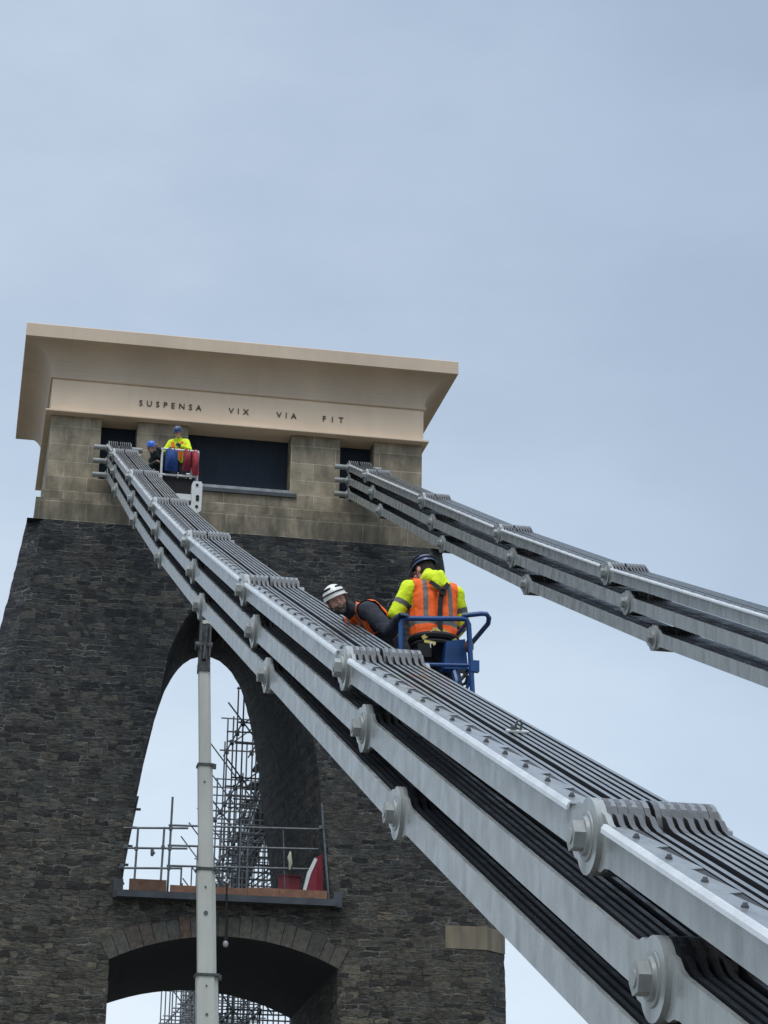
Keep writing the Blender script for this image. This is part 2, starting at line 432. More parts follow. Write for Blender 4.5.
for wq in ws:
    da = 2.02 * ang * wq / tot; a0 = cur + .0012; a1 = cur + da - .0012; cur += da
    ro = R2 + .50 + rj.uniform(-.06, .05); yq = 50.755 - rj.uniform(0, .02)
    poly = [(XC + math.sin(a) * r, zc + math.cos(a) * r) for a, r in ((a0, R2 + .004), (a1, R2 + .004), (a1, ro), (a0, ro))]
    mb.prism(poly, lambda x, z: (x, yq, z), lambda x, z: (x, 51.1, z))
tp(mb, 'arch_ring', M['vouss'])
# buff quoin band on the right corner
def band_mat():
    return painted('weathered_buff_stone', (.27, .225, .15), (.12, .105, .08), amt=.8)
M['band'] = band_mat()
c = .60; h = 6.82; yf = 50.765
for sx in (1, -1):
    mb = MB().prism([(XC + sx * (h - 1.60), yf), (XC + sx * (h - c), yf), (XC + sx * (h + .0), yf + c), (XC + sx * (h), yf + 1.6), (XC + sx * (h - 1.0), yf + 1.6), (XC + sx * (h - 1.60), yf + .3)],
             lambda x, y: (x, y, 7.38), lambda x, y: (x, y, 7.92))
    tp(mb, 'quoin_band', M['band'])

# sandstone storey
S0, S1 = 1.32, 10.90
mb = MB()
mb.box((1.06, 51.02, 17.362), (11.14, 58.0, 17.93))
mb.box((1.20, 51.55, 17.932), (11.02, 57.9, 18.35))
mb.box((S0 - .04, 51.8, 18.352), (S1 + .04, 57.8, 18.80))
yw = 52.0; yd = 52.6
for a, b in ((S0, 2.59), (3.50, 4.80), (7.46, 8.74), (9.63, S1)):
    mb.box((a, yw, 18.802), (b, 57.6, 20.50))
tp(mb, 'sandstone_storey', M['ashlar'])
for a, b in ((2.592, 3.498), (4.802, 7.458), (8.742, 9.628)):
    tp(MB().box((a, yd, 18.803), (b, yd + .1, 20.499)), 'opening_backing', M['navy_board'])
mb = MB().box((4.80, 51.76, 18.802), (7.458, 52.1, 18.88))
tp(MB().box((4.80, 51.74, 18.70), (7.60, 51.798, 18.798)), 'sill_apron', M['slate'])
tp(mb, 'window_sill', M['sill'])
# frieze + cornice, swept round the four sides
def sweep(prof, x0, x1, y0, y1):
    m = MB(); k = len(prof)
    rings = []
    for o, z in prof:
        rings.append([(x0 - o, y0 - o, z), (x1 + o, y0 - o, z), (x1 + o, y1 + o, z), (x0 - o, y1 + o, z)])
    vs = [v for r in rings for v in r]; fs = []
    for i in range(k - 1):
        for j in range(4):
            fs.append([i * 4 + j, i * 4 + (j + 1) % 4, (i + 1) * 4 + (j + 1) % 4, (i + 1) * 4 + j])
    fs += [[3, 2, 1, 0], [(k - 1) * 4 + j for j in range(4)]]
    return m.add(vs, fs)
X0, X1, Y0, Y1 = 1.29, 10.90, 51.85, 57.7
tp(sweep([(-.3, 20.502), (.12, 20.502), (.13, 20.515), (.13, 20.55), (.01, 20.562), (0, 20.57), (0, 21.42), (-.3, 21.42)], X0, X1, Y0, Y1), 'frieze', M['frieze'])
cov = [(-.3, 21.422), (.035, 21.422), (.06, 21.44), (.06, 21.51), (.02, 21.52)]
for i in range(11):
    t = i / 10; cov.append((.02 + .62 * (1 - math.cos(t * PI / 2)) ** 1.0 + .05 * t, 21.53 + .69 * math.sin(t * PI / 2) * .97))
cov += [(.72, 22.205), (.72, 22.215), (.745, 22.215), (.76, 22.225), (.76, 22.56), (.74, 22.58), (-1, 22.75)]
tp(sweep(cov, X0, X1, Y0, Y1), 'cornice', M['cornice'], smooth=False)
# inscription
def word(txt, x0, x1, zc, h=.165):
    cu = bpy.data.curves.new('word', 'FONT'); cu.body = txt; cu.extrude = .010; cu.size = .215
    cu.space_character = 1.0; cu.resolution_u = 3
    # letterspacing so that the word fills x0..x1
    def width():
        o = bpy.data.objects.new('w', cu); COL.objects.link(o); bpy.context.view_layer.update()
        w = o.dimensions.x; bpy.data.objects.remove(o); return w
    target = x1 - x0; lo, hi = .8, 5
    for _ in range(12):
        cu.space_character = (lo + hi) / 2
        if width() < target: lo = cu.space_character
        else: hi = cu.space_character
    o = bpy.data.objects.new('w', cu); COL.objects.link(o); bpy.context.view_layer.update()
    dg = bpy.context.evaluated_depsgraph_get()
    me = bpy.data.meshes.new_from_object(o.evaluated_get(dg)); bpy.data.objects.remove(o)
    me.materials.clear(); me.materials.append(M['letter'])
    ob = bpy.data.objects.new('inscription_word', me); COL.objects.link(ob); ob.parent = tower
    xs = min(v.co.x for v in me.vertices)
    ob.rotation_euler = (PI / 2, 0, 0)
    ob.location = V((x0 - xs, Y0 - .012, zc - .08)) - V(tower.location)
    return ob
word('SUSPENSA', 3.50, 5.09, 20.965); word('VIX', 5.79, 6.31, 20.965); word('VIA', 7.03, 7.55, 20.965); word('FIT', 8.24, 8.78, 20.965)

# ------------------------------------------------------------------ chains
TP = {'T': [(51.4, 19.50), (48.82, 18.341), (42.153, 15.386), (35.543, 12.471), (29.065, 9.712), (22.408, 6.991), (15.890, 4.393), (9.360, 1.884), (2.85, -.62), (-3.65, -3.05)],
      'M': [(51.4, 19.14), (47.957, 17.611), (41.192, 14.584), (34.614, 11.724), (28.129, 8.991), (21.429, 6.254), (15.025, 3.719), (8.465, 1.143), (1.95, -1.36), (-4.6, -3.7)],
      'B': [(51.4, 18.77), (46.971, 16.808), (40.243, 13.806), (33.679, 10.954), (26.974, 8.156), (20.344, 5.503), (13.763, 2.855), (7.2, .30), (.7, -2.2)]}
LX, RX = 2.735, 8.835
NB = 11; TH = .027
def slot(i): return i * .05 + (.026 if i >= 5 else 0)
def eyebar(mb, x0, x1, p0, p1, half=.088, er=.174, mi=0, face=None):
    """flat bar with a rounded eye at each end, p0 and p1 the pin centres in the (y, z) plane"""
    (ya, za), (yb, zb) = p0, p1
    d = V((yb - ya, zb - za)); ln = d.length; d /= ln; nrm = V((-d.y, d.x))
    pts = []
    def end(c, sgn):
        out = []
        st = math.asin(half / er) ; na = 18
        # fillet out to the eye, then round it
        out.append((c + sgn * (er * 1.75), -sgn * half)); out.append((c + sgn * (er * 1.35), -sgn * (half * 1.12))); out.append((c + sgn * er * 1.0, -sgn * half * 1.45))
        a0 = math.radians(48)
        for i in range(na + 1):
            t = a0 + (2 * PI - 2 * a0) * i / na
            out.append((c + sgn * math.cos(t) * er, -sgn * math.sin(t) * er))
        out += [(c + sgn * er * 1.0, sgn * half * 1.45), (c + sgn * er * 1.35, sgn * half * 1.12), (c + sgn * er * 1.75, sgn * half)]
        return out
    pts = end(0, 1) + end(ln, -1)
    o = V((ya, za))
    def P(s, t, dx):
        q = o + d * s + nrm * t; f = s / ln
        return (x0 + (x1 - x0) * f + dx, q.x, q.y)
    n = len(pts)
    vs = [P(s, t, 0) for s, t in pts] + [P(s, t, TH) for s, t in pts]
    fs = [[i, (i + 1) % n, n + (i + 1) % n, n + i] for i in range(n)] + [list(range(n))[::-1], list(range(n, 2 * n))]
    mb.add(vs, fs, mi)
    if face is not None:      # flanks and eye rims get darker paint standing for shade
        o = len(mb.m) - (n + 2)
        mb.m[o + n] = mb.m[o + n + 1] = face[0]
        for j in range(n):
            s, t = pts[j]; s2, t2 = pts[(j + 1) % n]; s = (s + s2) / 2; t = (t + t2) / 2
            if t > half * .6 and (s < -er * .12 or (ln - er * 1.6 < s < ln - er * .35)): mb.m[o + j] = face[1]

rs0 = random.Random(5)
def build_chain(X, root, T=TP, full=True):
    W = slot(NB - 1) + TH + .025
    rest = {True: MB(), False: MB()}
    for tier in 'TMB':
        P = T[tier]; top = tier == 'T'
        for k in range(len(P) - 1):
            up, dn = P[k], P[k + 1]
            org = (X, dn[0], dn[1])
            mb = MB(); eyebar(mb, X - .002, X + .023, dn, up)
            link = mb.build('chain_link', M['chain'], root, org, smooth=True)
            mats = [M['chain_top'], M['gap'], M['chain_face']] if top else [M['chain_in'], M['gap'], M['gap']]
            near = k >= 5 and not (tier == 'B' and k == 5)
            for i in range(1, NB):
                if near:
                    mb = MB(); ja, jb = rs0.uniform(-.004, .004), rs0.uniform(-.004, .004); eyebar(mb, X + slot(i) + ja, X + slot(i) + .025 + jb, dn, up, face=(1, 2))
                    o = mb.build('eyebar', mats, link, (0, 0, 0)); o.location = -V(org)
                else:
                    eyebar(rest[top], X + slot(i), X + slot(i) + .025, dn, up, face=(1, 2))
            if top and full:
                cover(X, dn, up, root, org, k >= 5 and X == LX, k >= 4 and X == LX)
        for k in range(0, len(P)):
            y, z = P[k]
            if z < G - .5: continue
            org = (X, y, z)
            mb = MB()
            x0 = X - .03; xr = X + W
            if k == 0:
                mb.cyl((X - .33, y, z), (xr + .30, y, z), .066, n=16)
            else:
                mb.cyl((x0 - .02, y, z), (xr + .08, y, z), .045, n=16)
            pin = mb.build('pin', M['chain'] if k == 0 else M['nut'], root, org, smooth=True)
            mb = MB()
            mb.cyl((X - .003, y, z), (X - .010, y, z), .115, .112, n=28)
            mb.cyl((X - .010, y, z), (X - .026, y, z), .090, .085, n=28)
            w = mb.build('washer', M['nut'], pin, (0, 0, 0), smooth=True); w.location = -V(org)
            w = MB().cyl((xr + .003, y, z), (xr + .02, y, z), .145, n=24).build('washer', M['nut'], pin, (0, 0, 0), smooth=True); w.location = -V(org)
            if k > 0:
                mb = MB(); rt = random.uniform(0, 1)
                mb.cyl((X - .026, y, z), (X - .078, y, z), .072, n=6, rot=rt); mb.cyl((X - .078, y, z), (X - .084, y, z), .036, n=14)
                w = MB().cyl((xr + .02, y, z), (xr + .085, y, z), .079, n=6, rot=rt + .4).build('nut', M['nut'], pin, (0, 0, 0)); w.location = -V(org)
                w = mb.build('nut', M['nut'], pin, (0, 0, 0)); w.location = -V(org)

    mb = rest[True]; o_ = rest[False]
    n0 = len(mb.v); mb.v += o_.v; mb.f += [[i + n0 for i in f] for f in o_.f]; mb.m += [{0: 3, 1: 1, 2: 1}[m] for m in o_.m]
    o = mb.build('eyebar', [M['chain_top'], M['gap'], M['chain_face'], M['chain_in']], root, (X, 50, 0)); o['kind'] = 'stuff'
    o['label'] = 'inner eyebars of the far links'

def cover(X, dn, up, root, org, near, teeth):
    """flat strip with a rolled outer edge, saw-toothed inner edge and bolts over the outer eyebars"""
    (ya, za), (yb, zb) = dn, up
    d = V((0, yb - ya, zb - za)); ln = d.length; d /= ln; nr = V((0, -d.z, d.y))
    base = V((X, ya, za))
    s0, s1 = .30, ln - .30
    def P(s, x, t): return base + d * s + V((x, 0, 0)) + nr * t
    h0 = .0905; th = .007
    n = max(1, int((s1 - s0) / .45)); st = (s1 - s0) / n
    mb = MB()
    for i in range(n):
        a = s1 - i * st; b = a - st
        # tab grows towards the lower end, then snaps back
        q = [(a, -.012), (b, -.012), (b, .078), (b + .035, .145), (b + .06, .144), (a - .01, .088), (a, .078)]
        if not teeth: q = [(a, -.012), (b, -.012), (b, .066), (a, .066)]
        nn = len(q)
        vs = [P(s, x + .0, h0) for s, x in q] + [P(s, x, h0 + th) for s, x in q]
        mb.add(vs, [[j, (j + 1) % nn, nn + (j + 1) % nn, nn + j] for j in range(nn)] + [list(range(nn))[::-1], list(range(nn, 2 * nn))])
    for i in range(n):
        if not near: p = P(s1 - (i + .55) * st, .055, h0 + th); mb.cyl(p, p + nr * .014, .017, n=6)
    plate = mb.build('cover_strip', M['cover'], root, org)
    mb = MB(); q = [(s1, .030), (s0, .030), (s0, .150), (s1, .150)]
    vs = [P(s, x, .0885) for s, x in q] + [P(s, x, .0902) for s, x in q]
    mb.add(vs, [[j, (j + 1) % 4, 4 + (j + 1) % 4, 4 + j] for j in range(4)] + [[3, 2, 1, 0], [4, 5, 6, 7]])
    o = mb.build('notch_shade_strip', M['gap'], plate, (0, 0, 0)); o.location = -V(org)  # added dark strip that paints shade into the notches
    mb = MB()
    vs = []
    prof = [(-.010, h0 + th + .001), (.0, h0 + th + .008), (-.014, h0 + th + .010), (-.026, h0 - .002), (-.026, h0 - .022), (-.018, h0 - .022), (-.012, h0 - .004)]
    m = len(prof)
    for s in (s0 - .01, s1 + .01): vs += [P(s, x, t) for x, t in prof]
    mb.add(vs, [[j, (j + 1) % m, m + (j + 1) % m, m + j] for j in range(m)] + [list(range(m))[::-1], list(range(m, 2 * m))])
    o = mb.build('rolled_edge', M['edge'], plate, (0, 0, 0)); o.location = -V(org)
    if near:
        for i in range(n):
            a = s1 - (i + .55) * st; p = P(a, .055, h0 + th)
            mb = MB().cyl(p, p + nr * .009, .016, n=8); mb.cyl(p + nr * .009, p + nr * .020, .012, .009, n=8)
            o = mb.build('bolt', M['bolt'], plate, (0, 0, 0)); o.location = -V(org)

M['edge'] = chain_paint('highlit_rolled_edge', (.62, .65, .66), .22, .2, .8)  # rim highlight painted in as a lighter colour
M['cover'] = chain_paint('cover_paint', (.20, .22, .23), .27, .6)
cl = thing('suspension_chain', 'nearest pale grey eyebar chain rising from lower right corner to the tower left opening', 'chain', (LX, 2.85, G), 'suspension chains')
cr = thing('suspension_chain', 'farther pale grey eyebar chain crossing open sky to the tower right opening', 'chain', (RX, 2.85, G), 'suspension chains')
def fixroot(root):
    for o in list(root.children):
        o.location = V(o.location) - V(root.location)
build_chain(LX, cl); build_chain(RX, cr)
fixroot(cl); fixroot(cr)

# eye bracket clipped on the near chain
br = thing('lifting_eye', 'small steel eye bolt on a flat plate clipped across the near chain top', 'bracket', (3.11, 12.05, 3.03))
dv = V((0, .934, .358)); nv = V((0, -.358, .934))
R = Matrix.Translation(V((3.11, 12.05, 3.02))) @ Matrix(((1, 0, 0), (0, dv.y, nv.y), (0, dv.z, nv.z))).to_4x4()
o = MB().box((-.065, -.025, -.005), (.065, .025, .006), mat=R).build('base_plate', M['white']); o.parent = br; o.location = -V(br.location)
mb = MB().path([R @ V(p) for p in ((-.012, 0, .006), (-.013, 0, .04), (-.004, 0, .062), (.012, 0, .064), (.022, 0, .045), (.018, 0, .006))], .007, 8)
o = mb.build('eye_bolt', M['bolt'], smooth=True); o.parent = br; o.location = -V(br.location)
o = MB().cyl(R @ V((-.03, 0, .006)), R @ V((-.03, 0, .03)), .014, n=6).build('bolt', M['bolt']); o.parent = br; o.location = -V(br.location)

# far main-span chain, seen through the arch among the scaffold
def zf(y, off=0): return 18.35 - (y - 52) * .262 + (y - 52) ** 2 * .0003 + off
def zs(y): return 18.35 - (y - 52) * .4 + (y - 52) ** 2 * .0013
fc = thing('suspension_chain', 'dark main span chain descending behind the arch inside the scaffold', 'chain', (RX, 90, G), 'suspension chains')
for off in (0, -.36, -.70):
    ys = [57 + 6.8 * i for i in range(9)]
    for y0, y1 in zip(ys, ys[1:]):
        mb = MB()
        for i in range(NB): eyebar(mb, RX + slot(i), RX + slot(i) + .025, (y0, zf(y0, off)), (y1, zf(y1, off)))
        o = mb.build('chain_link', M['chain_in'], fc, (RX, y0, zf(y0, off)))
        o = MB().cyl((RX - .1, y0, zf(y0, off)), (RX + .7, y0, zf(y0, off)), .07, n=8).build('pin', M['nut'], fc, (RX, y0, zf(y0, off)))
fixroot(fc)

# ------------------------------------------------------------------ scaffold behind the arch
sf = thing('scaffold_tower', 'stepped steel tube scaffold climbing around the far chain behind the arch', 'scaffold', (8.8, 70, G))
rs = random.Random(11)
def sp(mb, name, mat, parent=None, root=None, **k):
    root = root or sf
    o = mb.build(name, mat, None, **k); o.parent = parent or root
    o.location = V(o.location) - V(root.location); return o
SX = [7.5, 8.25, 9.85]
SY = [60.2 + 1.2 * i for i in range(18)]
r = .026
def topz(y, e=0, xi=0): return (zs(y) + 1.3, zs(y) + 1.9, zf(y) + .6)[xi] + e
for yi, y in enumerate(SY):
    for xi, x in enumerate(SX):
        x2 = x + rs.uniform(-.03, .03)
        sp(MB().cyl((x2, y, G + .1), (x2 + rs.uniform(-.04, .04), y, topz(y, rs.uniform(-.1, .9), xi)), r, n=6), 'standard', M['tube_far'])
lv = [1.6 * i + G + .4 for i in range(1, 13)]
cnt = 0
for z in lv:
    ys = [y for y in SY if topz(y) > z]
    if not ys: continue
    y0, y1 = SY[0] - .4, ys[-1] + .5
    for x in SX[:2]:
        sp(MB().cyl((x - .04, y0, z + rs.uniform(-.05, .05)), (x - .04, y1, z), r, n=6), 'ledger', M['tube_far'])
    sp(MB().cyl((SX[2] + .04, y0, z), (SX[2] + .04, y1, z), r, n=6), 'ledger', M['tube_far'])
    for y in ys:
        if z > 5 and y < 80:
            e = rs.uniform(.1, .35)
            sp(MB().cyl((SX[0] - e, y + .05, z + .07), (SX[2] + .2, y + .05, z + .07 + rs.uniform(-.04, .04)), r, n=6), 'transom', M['tube_far'])
            if rs.random() < .6:
                sp(MB().cyl((SX[0] - .2, y + .1, z + 1.07), (SX[2] + .1, y + .1, z + 1.05), r * .9, n=6), 'handrail', M['tube_far'])
for yi, y in enumerate(SY[:12]):
    for z in lv:
        if z > 4.5 and z + .3 < topz(y):
            if (yi + int(z)) % 2: a, b = SX[0] - .45, SX[1] + .5; za, zb = z + 2.2, z + .1
            else: a, b = SX[0], SX[2]; za, zb = z, z + 1.9
            if rs.random() < .75: sp(MB().cyl((a, y - .06, za), (b, y - .06, zb), r * .9, n=6), 'brace', M['tube_far'])
for yi, y in enumerate(SY[:8]):
    for z in lv:
        if z > 5.5 and z < topz(y):
            for x in SX[:2]: sp(MB().box((x - .07, y - .05, z - .05), (x + .05, y + .06, z + .10)), 'coupler', M['tube_far'])
for y in SY[1:14:1]:
    sp(MB().box((SX[1] + .12, y - .1, zf(y, -.85)), (SX[1] + .50, y + .95, zf(y, -.85) + .04)), 'deck_board', M['weathered_board'])

# hanger rods of the main span, seen under the lower arch
for i, (px_x, y) in enumerate(((7.9, 78), (8.35, 76), (8.95, 80), (9.3, 80))):
    o = MB().cyl((px_x, y, G), (px_x, y, 10 if px_x < 8.5 else 9.2), .03, n=8).build('hanger_rod', M['tube'], origin=(px_x, y, G))
    tag(o, ['slender upright steel hanger rod first right of the white boom, under lower arch', 'slender upright hanger rod second right of the white boom, under lower arch',
            'slender upright hanger rod third right of the white boom, under lower arch', 'slender upright hanger rod nearest the right jamb of lower arch'][i], 'rod', 'hanger rods under the lower arch')

# ------------------------------------------------------------------ guard rail on the ledge
gr = thing('guard_rail', 'scaffold tube guard rail along the slate ledge in the arch', 'railing', (XC, 50.9, 8.36))
def gp(mb, name, m=M['tube'], **k):
    return sp(mb, name, m, root=gr, **k)
yr = 50.72; tr = .026
gp(MB().cyl((3.60, yr, 9.83), (5.12, yr, 9.90), tr, n=8), 'rail'); gp(MB().cyl((3.62, yr, 9.36), (5.12, yr, 9.42), tr, n=8), 'rail'); gp(MB().cyl((3.56, yr, 8.89), (5.0, yr, 8.95), tr, n=8), 'rail')
y2 = 51.2
for za in (10.04, 9.56, 9.08):
    gp(MB().cyl((4.70, y2, za), (8.30, y2, za + .09), tr, n=8), 'rail')
gp(MB().cyl((4.70, yr, 8.37), (4.72, yr, 10.62), tr, n=8), 'post'); gp(MB().cyl((3.92, yr, 8.37), (3.95, yr, 9.86), tr, n=8), 'post')
gp(MB().cyl((4.53, yr, 8.37), (4.56, yr, 9.90), tr, n=8), 'post'); gp(MB().cyl((5.05, y2, 8.37), (5.05, y2, 9.1), tr * .8, n=8), 'post')
gp(MB().cyl((6.42, y2, 8.37), (6.42, y2, 10.2), tr, n=8), 'post'); gp(MB().cyl((8.50, yr, 8.37), (8.27, yr, 10.66), tr, n=8), 'post')
gp(MB().cyl((6.6, y2, 8.4), (6.6, y2, 9.8), tr, n=8), 'post'); gp(MB().cyl((7.55, y2 + .1, 8.4), (7.45, y2 + .1, 10.1), tr * .8, n=8), 'post')
gp(MB().cyl((3.62, 52.2, 8.4), (4.02, 52.2, 10.9), tr, n=8), 'post')
for a, b in ((8.27, 10.09), (4.71, 9.87), (4.71, 9.40), (4.71, 8.94), (3.93, 9.36), (4.55, 9.42), (3.68, 9.40), (3.62, 8.95)): gp(MB().box((a - .04, yr - .045, b - .04), (a + .04, yr + .045, b + .04)), 'clamp')
for k in range(5): gp(MB().box((3.66 + .075 * k, 52.12, 8.75 + .45 * k), (3.80 + .075 * k, 52.2, 8.80 + .45 * k)), 'clamp')
def solo(mb, name, mat, label, cat, org, group=None, **k):
    return tag(mb.build(name, mat, origin=org, **k), label, cat, group)
# boards on the ledge
bt = thing('timber_board', 'short dark brown timber board on edge at left end of the ledge', 'board', (4.15, 50.66, 8.36), 'timber edge boards on the ledge')
sp(MB().box((3.80, 50.60, 8.362), (4.66, 50.64, 8.64)), 'plank', M['board_brown'], root=bt)
sp(MB().box((4.40, 50.64, 8.362), (4.45, 50.69, 8.60)), 'batten', M['board_brown'], root=bt)
bt = thing('timber_board', 'long orange brown toe board running along right part of the ledge', 'board', (6.5, 50.80, 8.36), 'timber edge boards on the ledge')
for a, b in ((4.75, 6.55), (6.56, 7.30), (7.31, 8.44)):
    sp(MB().box((a, 50.62 + (.015 if a > 7 else 0), 8.362), (b, 50.66 + (.015 if a > 7 else 0), 8.54 if a < 5 else 8.57)), 'plank', M['board'], root=bt)
for a in (5.0, 6.0, 7.0, 8.0): sp(MB().box((a, 50.68, 8.362), (a + .05, 50.72, 8.6)), 'batten', M['board_brown'], root=bt)
# red barrier panel with white edge
rb = thing('safety_barrier', 'bright red plastic barrier panel with white sloping edge leaning by right jamb', 'barrier', (8.15, 51.0, 8.36))
poly = [(7.93, 8.38), (8.40, 8.38), (8.36, 9.50), (8.22, 9.42), (8.08, 9.02)]
sp(MB().prism(poly, lambda x, z: (x, 50.98, z), lambda x, z: (x, 51.05, z)), 'panel', M['red'], root=rb)
sp(MB().prism([(7.86, 8.38), (7.93, 8.38), (8.09, 9.0), (8.24, 9.36), (8.18, 9.40), (8.02, 9.05)], lambda x, z: (x, 50.95, z), lambda x, z: (x, 51.06, z)), 'edge_strip', M['white'], root=rb)
sp(MB().cyl((8.30, 50.93, 8.5), (8.28, 50.93, 9.2), .02, n=8), 'handle', M['red'], root=rb)
rb2 = thing('red_panel', 'dark red folded sheet standing behind the rail left of the bright barrier', 'panel', (7.6, 51.2, 8.36))
sp(MB().box((7.38, 51.3, 8.362), (7.60, 51.36, 9.0)).box((7.61, 51.32, 8.362), (7.90, 51.38, 8.98)), 'sheet', M['dark_red'], root=rb2)
sp(MB().box((7.36, 51.28, 8.99), (7.92, 51.39, 9.02)), 'rim', M['dark_red'], root=rb2)
# rag on the rail and little dark clamp
mb = MB().path([(7.62, 51.16, 9.55), (7.60, 51.14, 9.40), (7.63, 51.15, 9.28), (7.61, 51.15, 9.12)], [.02, .055, .05, .02], 8)
solo(mb, 'rag', simple('pale_rag', (.45, .47, .36), .9), 'small pale cloth hanging from the middle rail inside the arch', 'rag', (7.62, 51.16, 9.1), smooth=True)
mb = MB().path([(4.30, 50.70, 9.36), (4.31, 50.70, 9.27), (4.30, 50.70, 9.20)], [.035, .05, .03], 8).cyl((4.33, 50.7, 9.3), (4.37, 50.7, 9.26), .02, n=6)
solo(mb, 'loose_clamp', M['bolt'], 'small dark clamp hanging under the left middle rail', 'clamp', (4.3, 50.7, 9.2))
# hanging lamp in front of the lower arch
hl = thing('hanging_lamp', 'clear bulb lamp hanging on a dark cable below the slate ledge', 'lamp', (6.08, 50.35, 8.7))
sp(MB().path([(6.03, 50.42, 8.72), (6.04, 50.38, 8.5), (6.05, 50.36, 7.9), (6.06, 50.36, 7.36)], .022, 8), 'cable', M['black'], root=hl)
sp(MB().cyl((6.06, 50.36, 7.38), (6.06, 50.36, 7.27), .045, .05, 12), 'lamp_holder', M['black'], root=hl)
sp(MB().path([(6.06, 50.36, 7.275), (6.06, 50.36, 7.24), (6.06, 50.36, 7.19), (6.06, 50.36, 7.14), (6.06, 50.36, 7.12)], [.035, .06, .068, .05, .01], 12), 'bulb', M['glass'], root=hl, smooth=True)
sp(MB().path([(6.02, 50.40, 8.74), (6.0, 50.39, 8.64), (6.06, 50.39, 8.60), (6.07, 50.39, 8.69)], .016, 8), 'hook', M['white'], root=hl)

# ------------------------------------------------------------------ white boom lift
bl = thing('boom_lift', 'white telescopic boom lift standing upright before the arch, basket at the tower top', 'boom lift', (5.4, 45, G))
def bp_(mb, name, m, parent=None, **k):
    return sp(mb, name, m, parent=parent, root=bl, **k)
def bx(z): return 5.10 + (z - 4.8) * (4.735 - 5.10) / (12.15 - 4.8) + .0
def bsec(z0, z1, w, name='boom_section'):
    mb = MB(); h = w / 2; ch = w * .22; fr = V((0, 0, 1))
    poly = [(-h + ch * .5, -h), (h - ch, -h), (h, -h + ch), (h, h - ch), (h - ch, h), (-h + ch, h), (-h, h - ch), (-h, -h + ch * .5)]
    mb.prism(poly, lambda x, y: (bx(z0) + x, 45 + y, z0), lambda x, y: (bx(z1) + x, 45 + y, z1))
    return bp_(mb, name, M['boom'])
bsec(10.08, 12.25, .25); bsec(7.93, 10.14, .305); s3 = bsec(5.77, 7.95, .375); s4 = bsec(.2, 5.78, .44)
for z, w in ((10.12, .34), (7.93, .41), (5.77, .48)):
    x = bx(z); bp_(MB().box((x - w / 2, 45 - w / 2, z - .03), (x + w / 2, 45 + w / 2, z + .03)), 'collar', M['boom_dark'])
    bp_(MB().box((x + w / 2 - .03, 45 - .25, z - .10), (x + w / 2 + .04, 45 - .17, z + .0)), 'wear_pad', M['boom_dark'])
for z, rr in ((9.75, .02), (7.55, .022), (7.02, .045), (5.55, .02), (4.98, .03), (9.0, .0)):
    if rr: x = bx(z) - .03; w = .155 if z > 8 else (.19 if z > 5.7 else .222); bp_(MB().cyl((x, 45 - w, z), (x, 45 - w - .015, z), rr, n=12), 'bolt', M['bolt'])
# head casting under the chain
x = bx(12.5)
mb = MB()
for sx in (-.115, .08):
    mb.prism([(44.86, 12.2), (45.14, 12.2), (45.16, 12.7), (45.10, 13.25), (45.0, 13.45), (44.90, 13.3), (44.84, 12.7)], lambda y, z: (x + sx, y, z), lambda y, z: (x + sx + .04, y, z))
mb.box((x - .075, 44.92, 12.3), (x + .075, 45.1, 13.3))
mb.box((x - .125, 44.85, 12.14), (x + .125, 45.15, 12.34))
mb.cyl((x - .02, 44.87, 12.4), (x + .03, 44.9, 13.2), .035, n=10)
mb.cyl((x + .05, 44.86, 12.3), (x - .03, 44.86, 13.0), .018, n=8)
bp_(mb, 'boom_head', M['boom_dark'])
bp_(MB().cyl((x - .20, 45, 12.72), (x + .16, 45, 12.72), .10, n=16).cyl((x - .13, 45, 13.3), (x + .13, 45, 13.3), .055, n=12), 'pivot_pin', M['boom_dark'], smooth=True)
# upper jib hidden behind the chain, then the holed end plate
bp_(MB().prism([(-.09, -.09), (.09, -.09), (.09, .09), (-.09, .09)], lambda a, b: (x + a, 45 + b, 13.2), lambda a, b: (4.42 + a, 45.3 + b, 15.8)), 'jib', M['boom'])
mb = MB().prism([(4.29, 15.78), (4.40, 15.70), (4.51, 15.78), (4.52, 16.40), (4.49, 16.46), (4.32, 16.46), (4.29, 16.40)], lambda x, z: (x, 45.0, z), lambda x, z: (x, 45.2, z))
bp_(mb, 'end_plate', M['white'])
for xx, zz, rr in ((4.40, 16.37, .032), (4.42, 16.10, .04), (4.42, 16.04, .04), (4.41, 15.87, .035)): bp_(MB().cyl((xx, 44.997, zz), (xx, 44.985, zz), rr, n=12), 'hole', M['black'])
bp_(MB().box((3.95, 45.05, 16.02), (4.288, 45.15, 16.16)).box((4.0, 45.151, 16.03), (4.10, 47.2, 16.15)).box((4.0, 47.1, 16.151), (4.1, 47.2, 16.668)), 'support_beam', M['white'])
# basket (its frame, floor, panels)
fr = MB()
bx0, bx1, by0, by1, bz0, bz1 = 3.74, 4.56, 46.75, 48.3, 16.72, 17.82
for (a, b) in (((bx0, by0), (bx1, by0)), ((bx1, by0), (bx1, by1)), ((bx1, by1), (bx0, by1)), ((bx0, by1), (bx0, by0))):
    for zz in (bz1, 17.20): fr.cyl((*a, zz), (*b, zz), .028, n=8)
for a, b in ((bx0, by0), (bx1, by0), (bx1, by1), (bx0, by1)): fr.cyl((a, b, bz0), (a, b, bz1), .028, n=8)
fr.box((bx0 + .02, by0 - .03, bz0 + .02), (bx0 + .02, by0 + .03, bz0 + .02))
bp_(fr, 'basket_frame', M['white'])
bp_(MB().box((bx0, by0, bz0 - .05), (bx1, by1, bz0)), 'basket_floor', M['boom_dark'])
bp_(MB().box((bx0 + .05, by0 + .05, bz0 + .01), (bx1 - .05, by0 + .07, 17.16)), 'mesh_panel', M['black'])
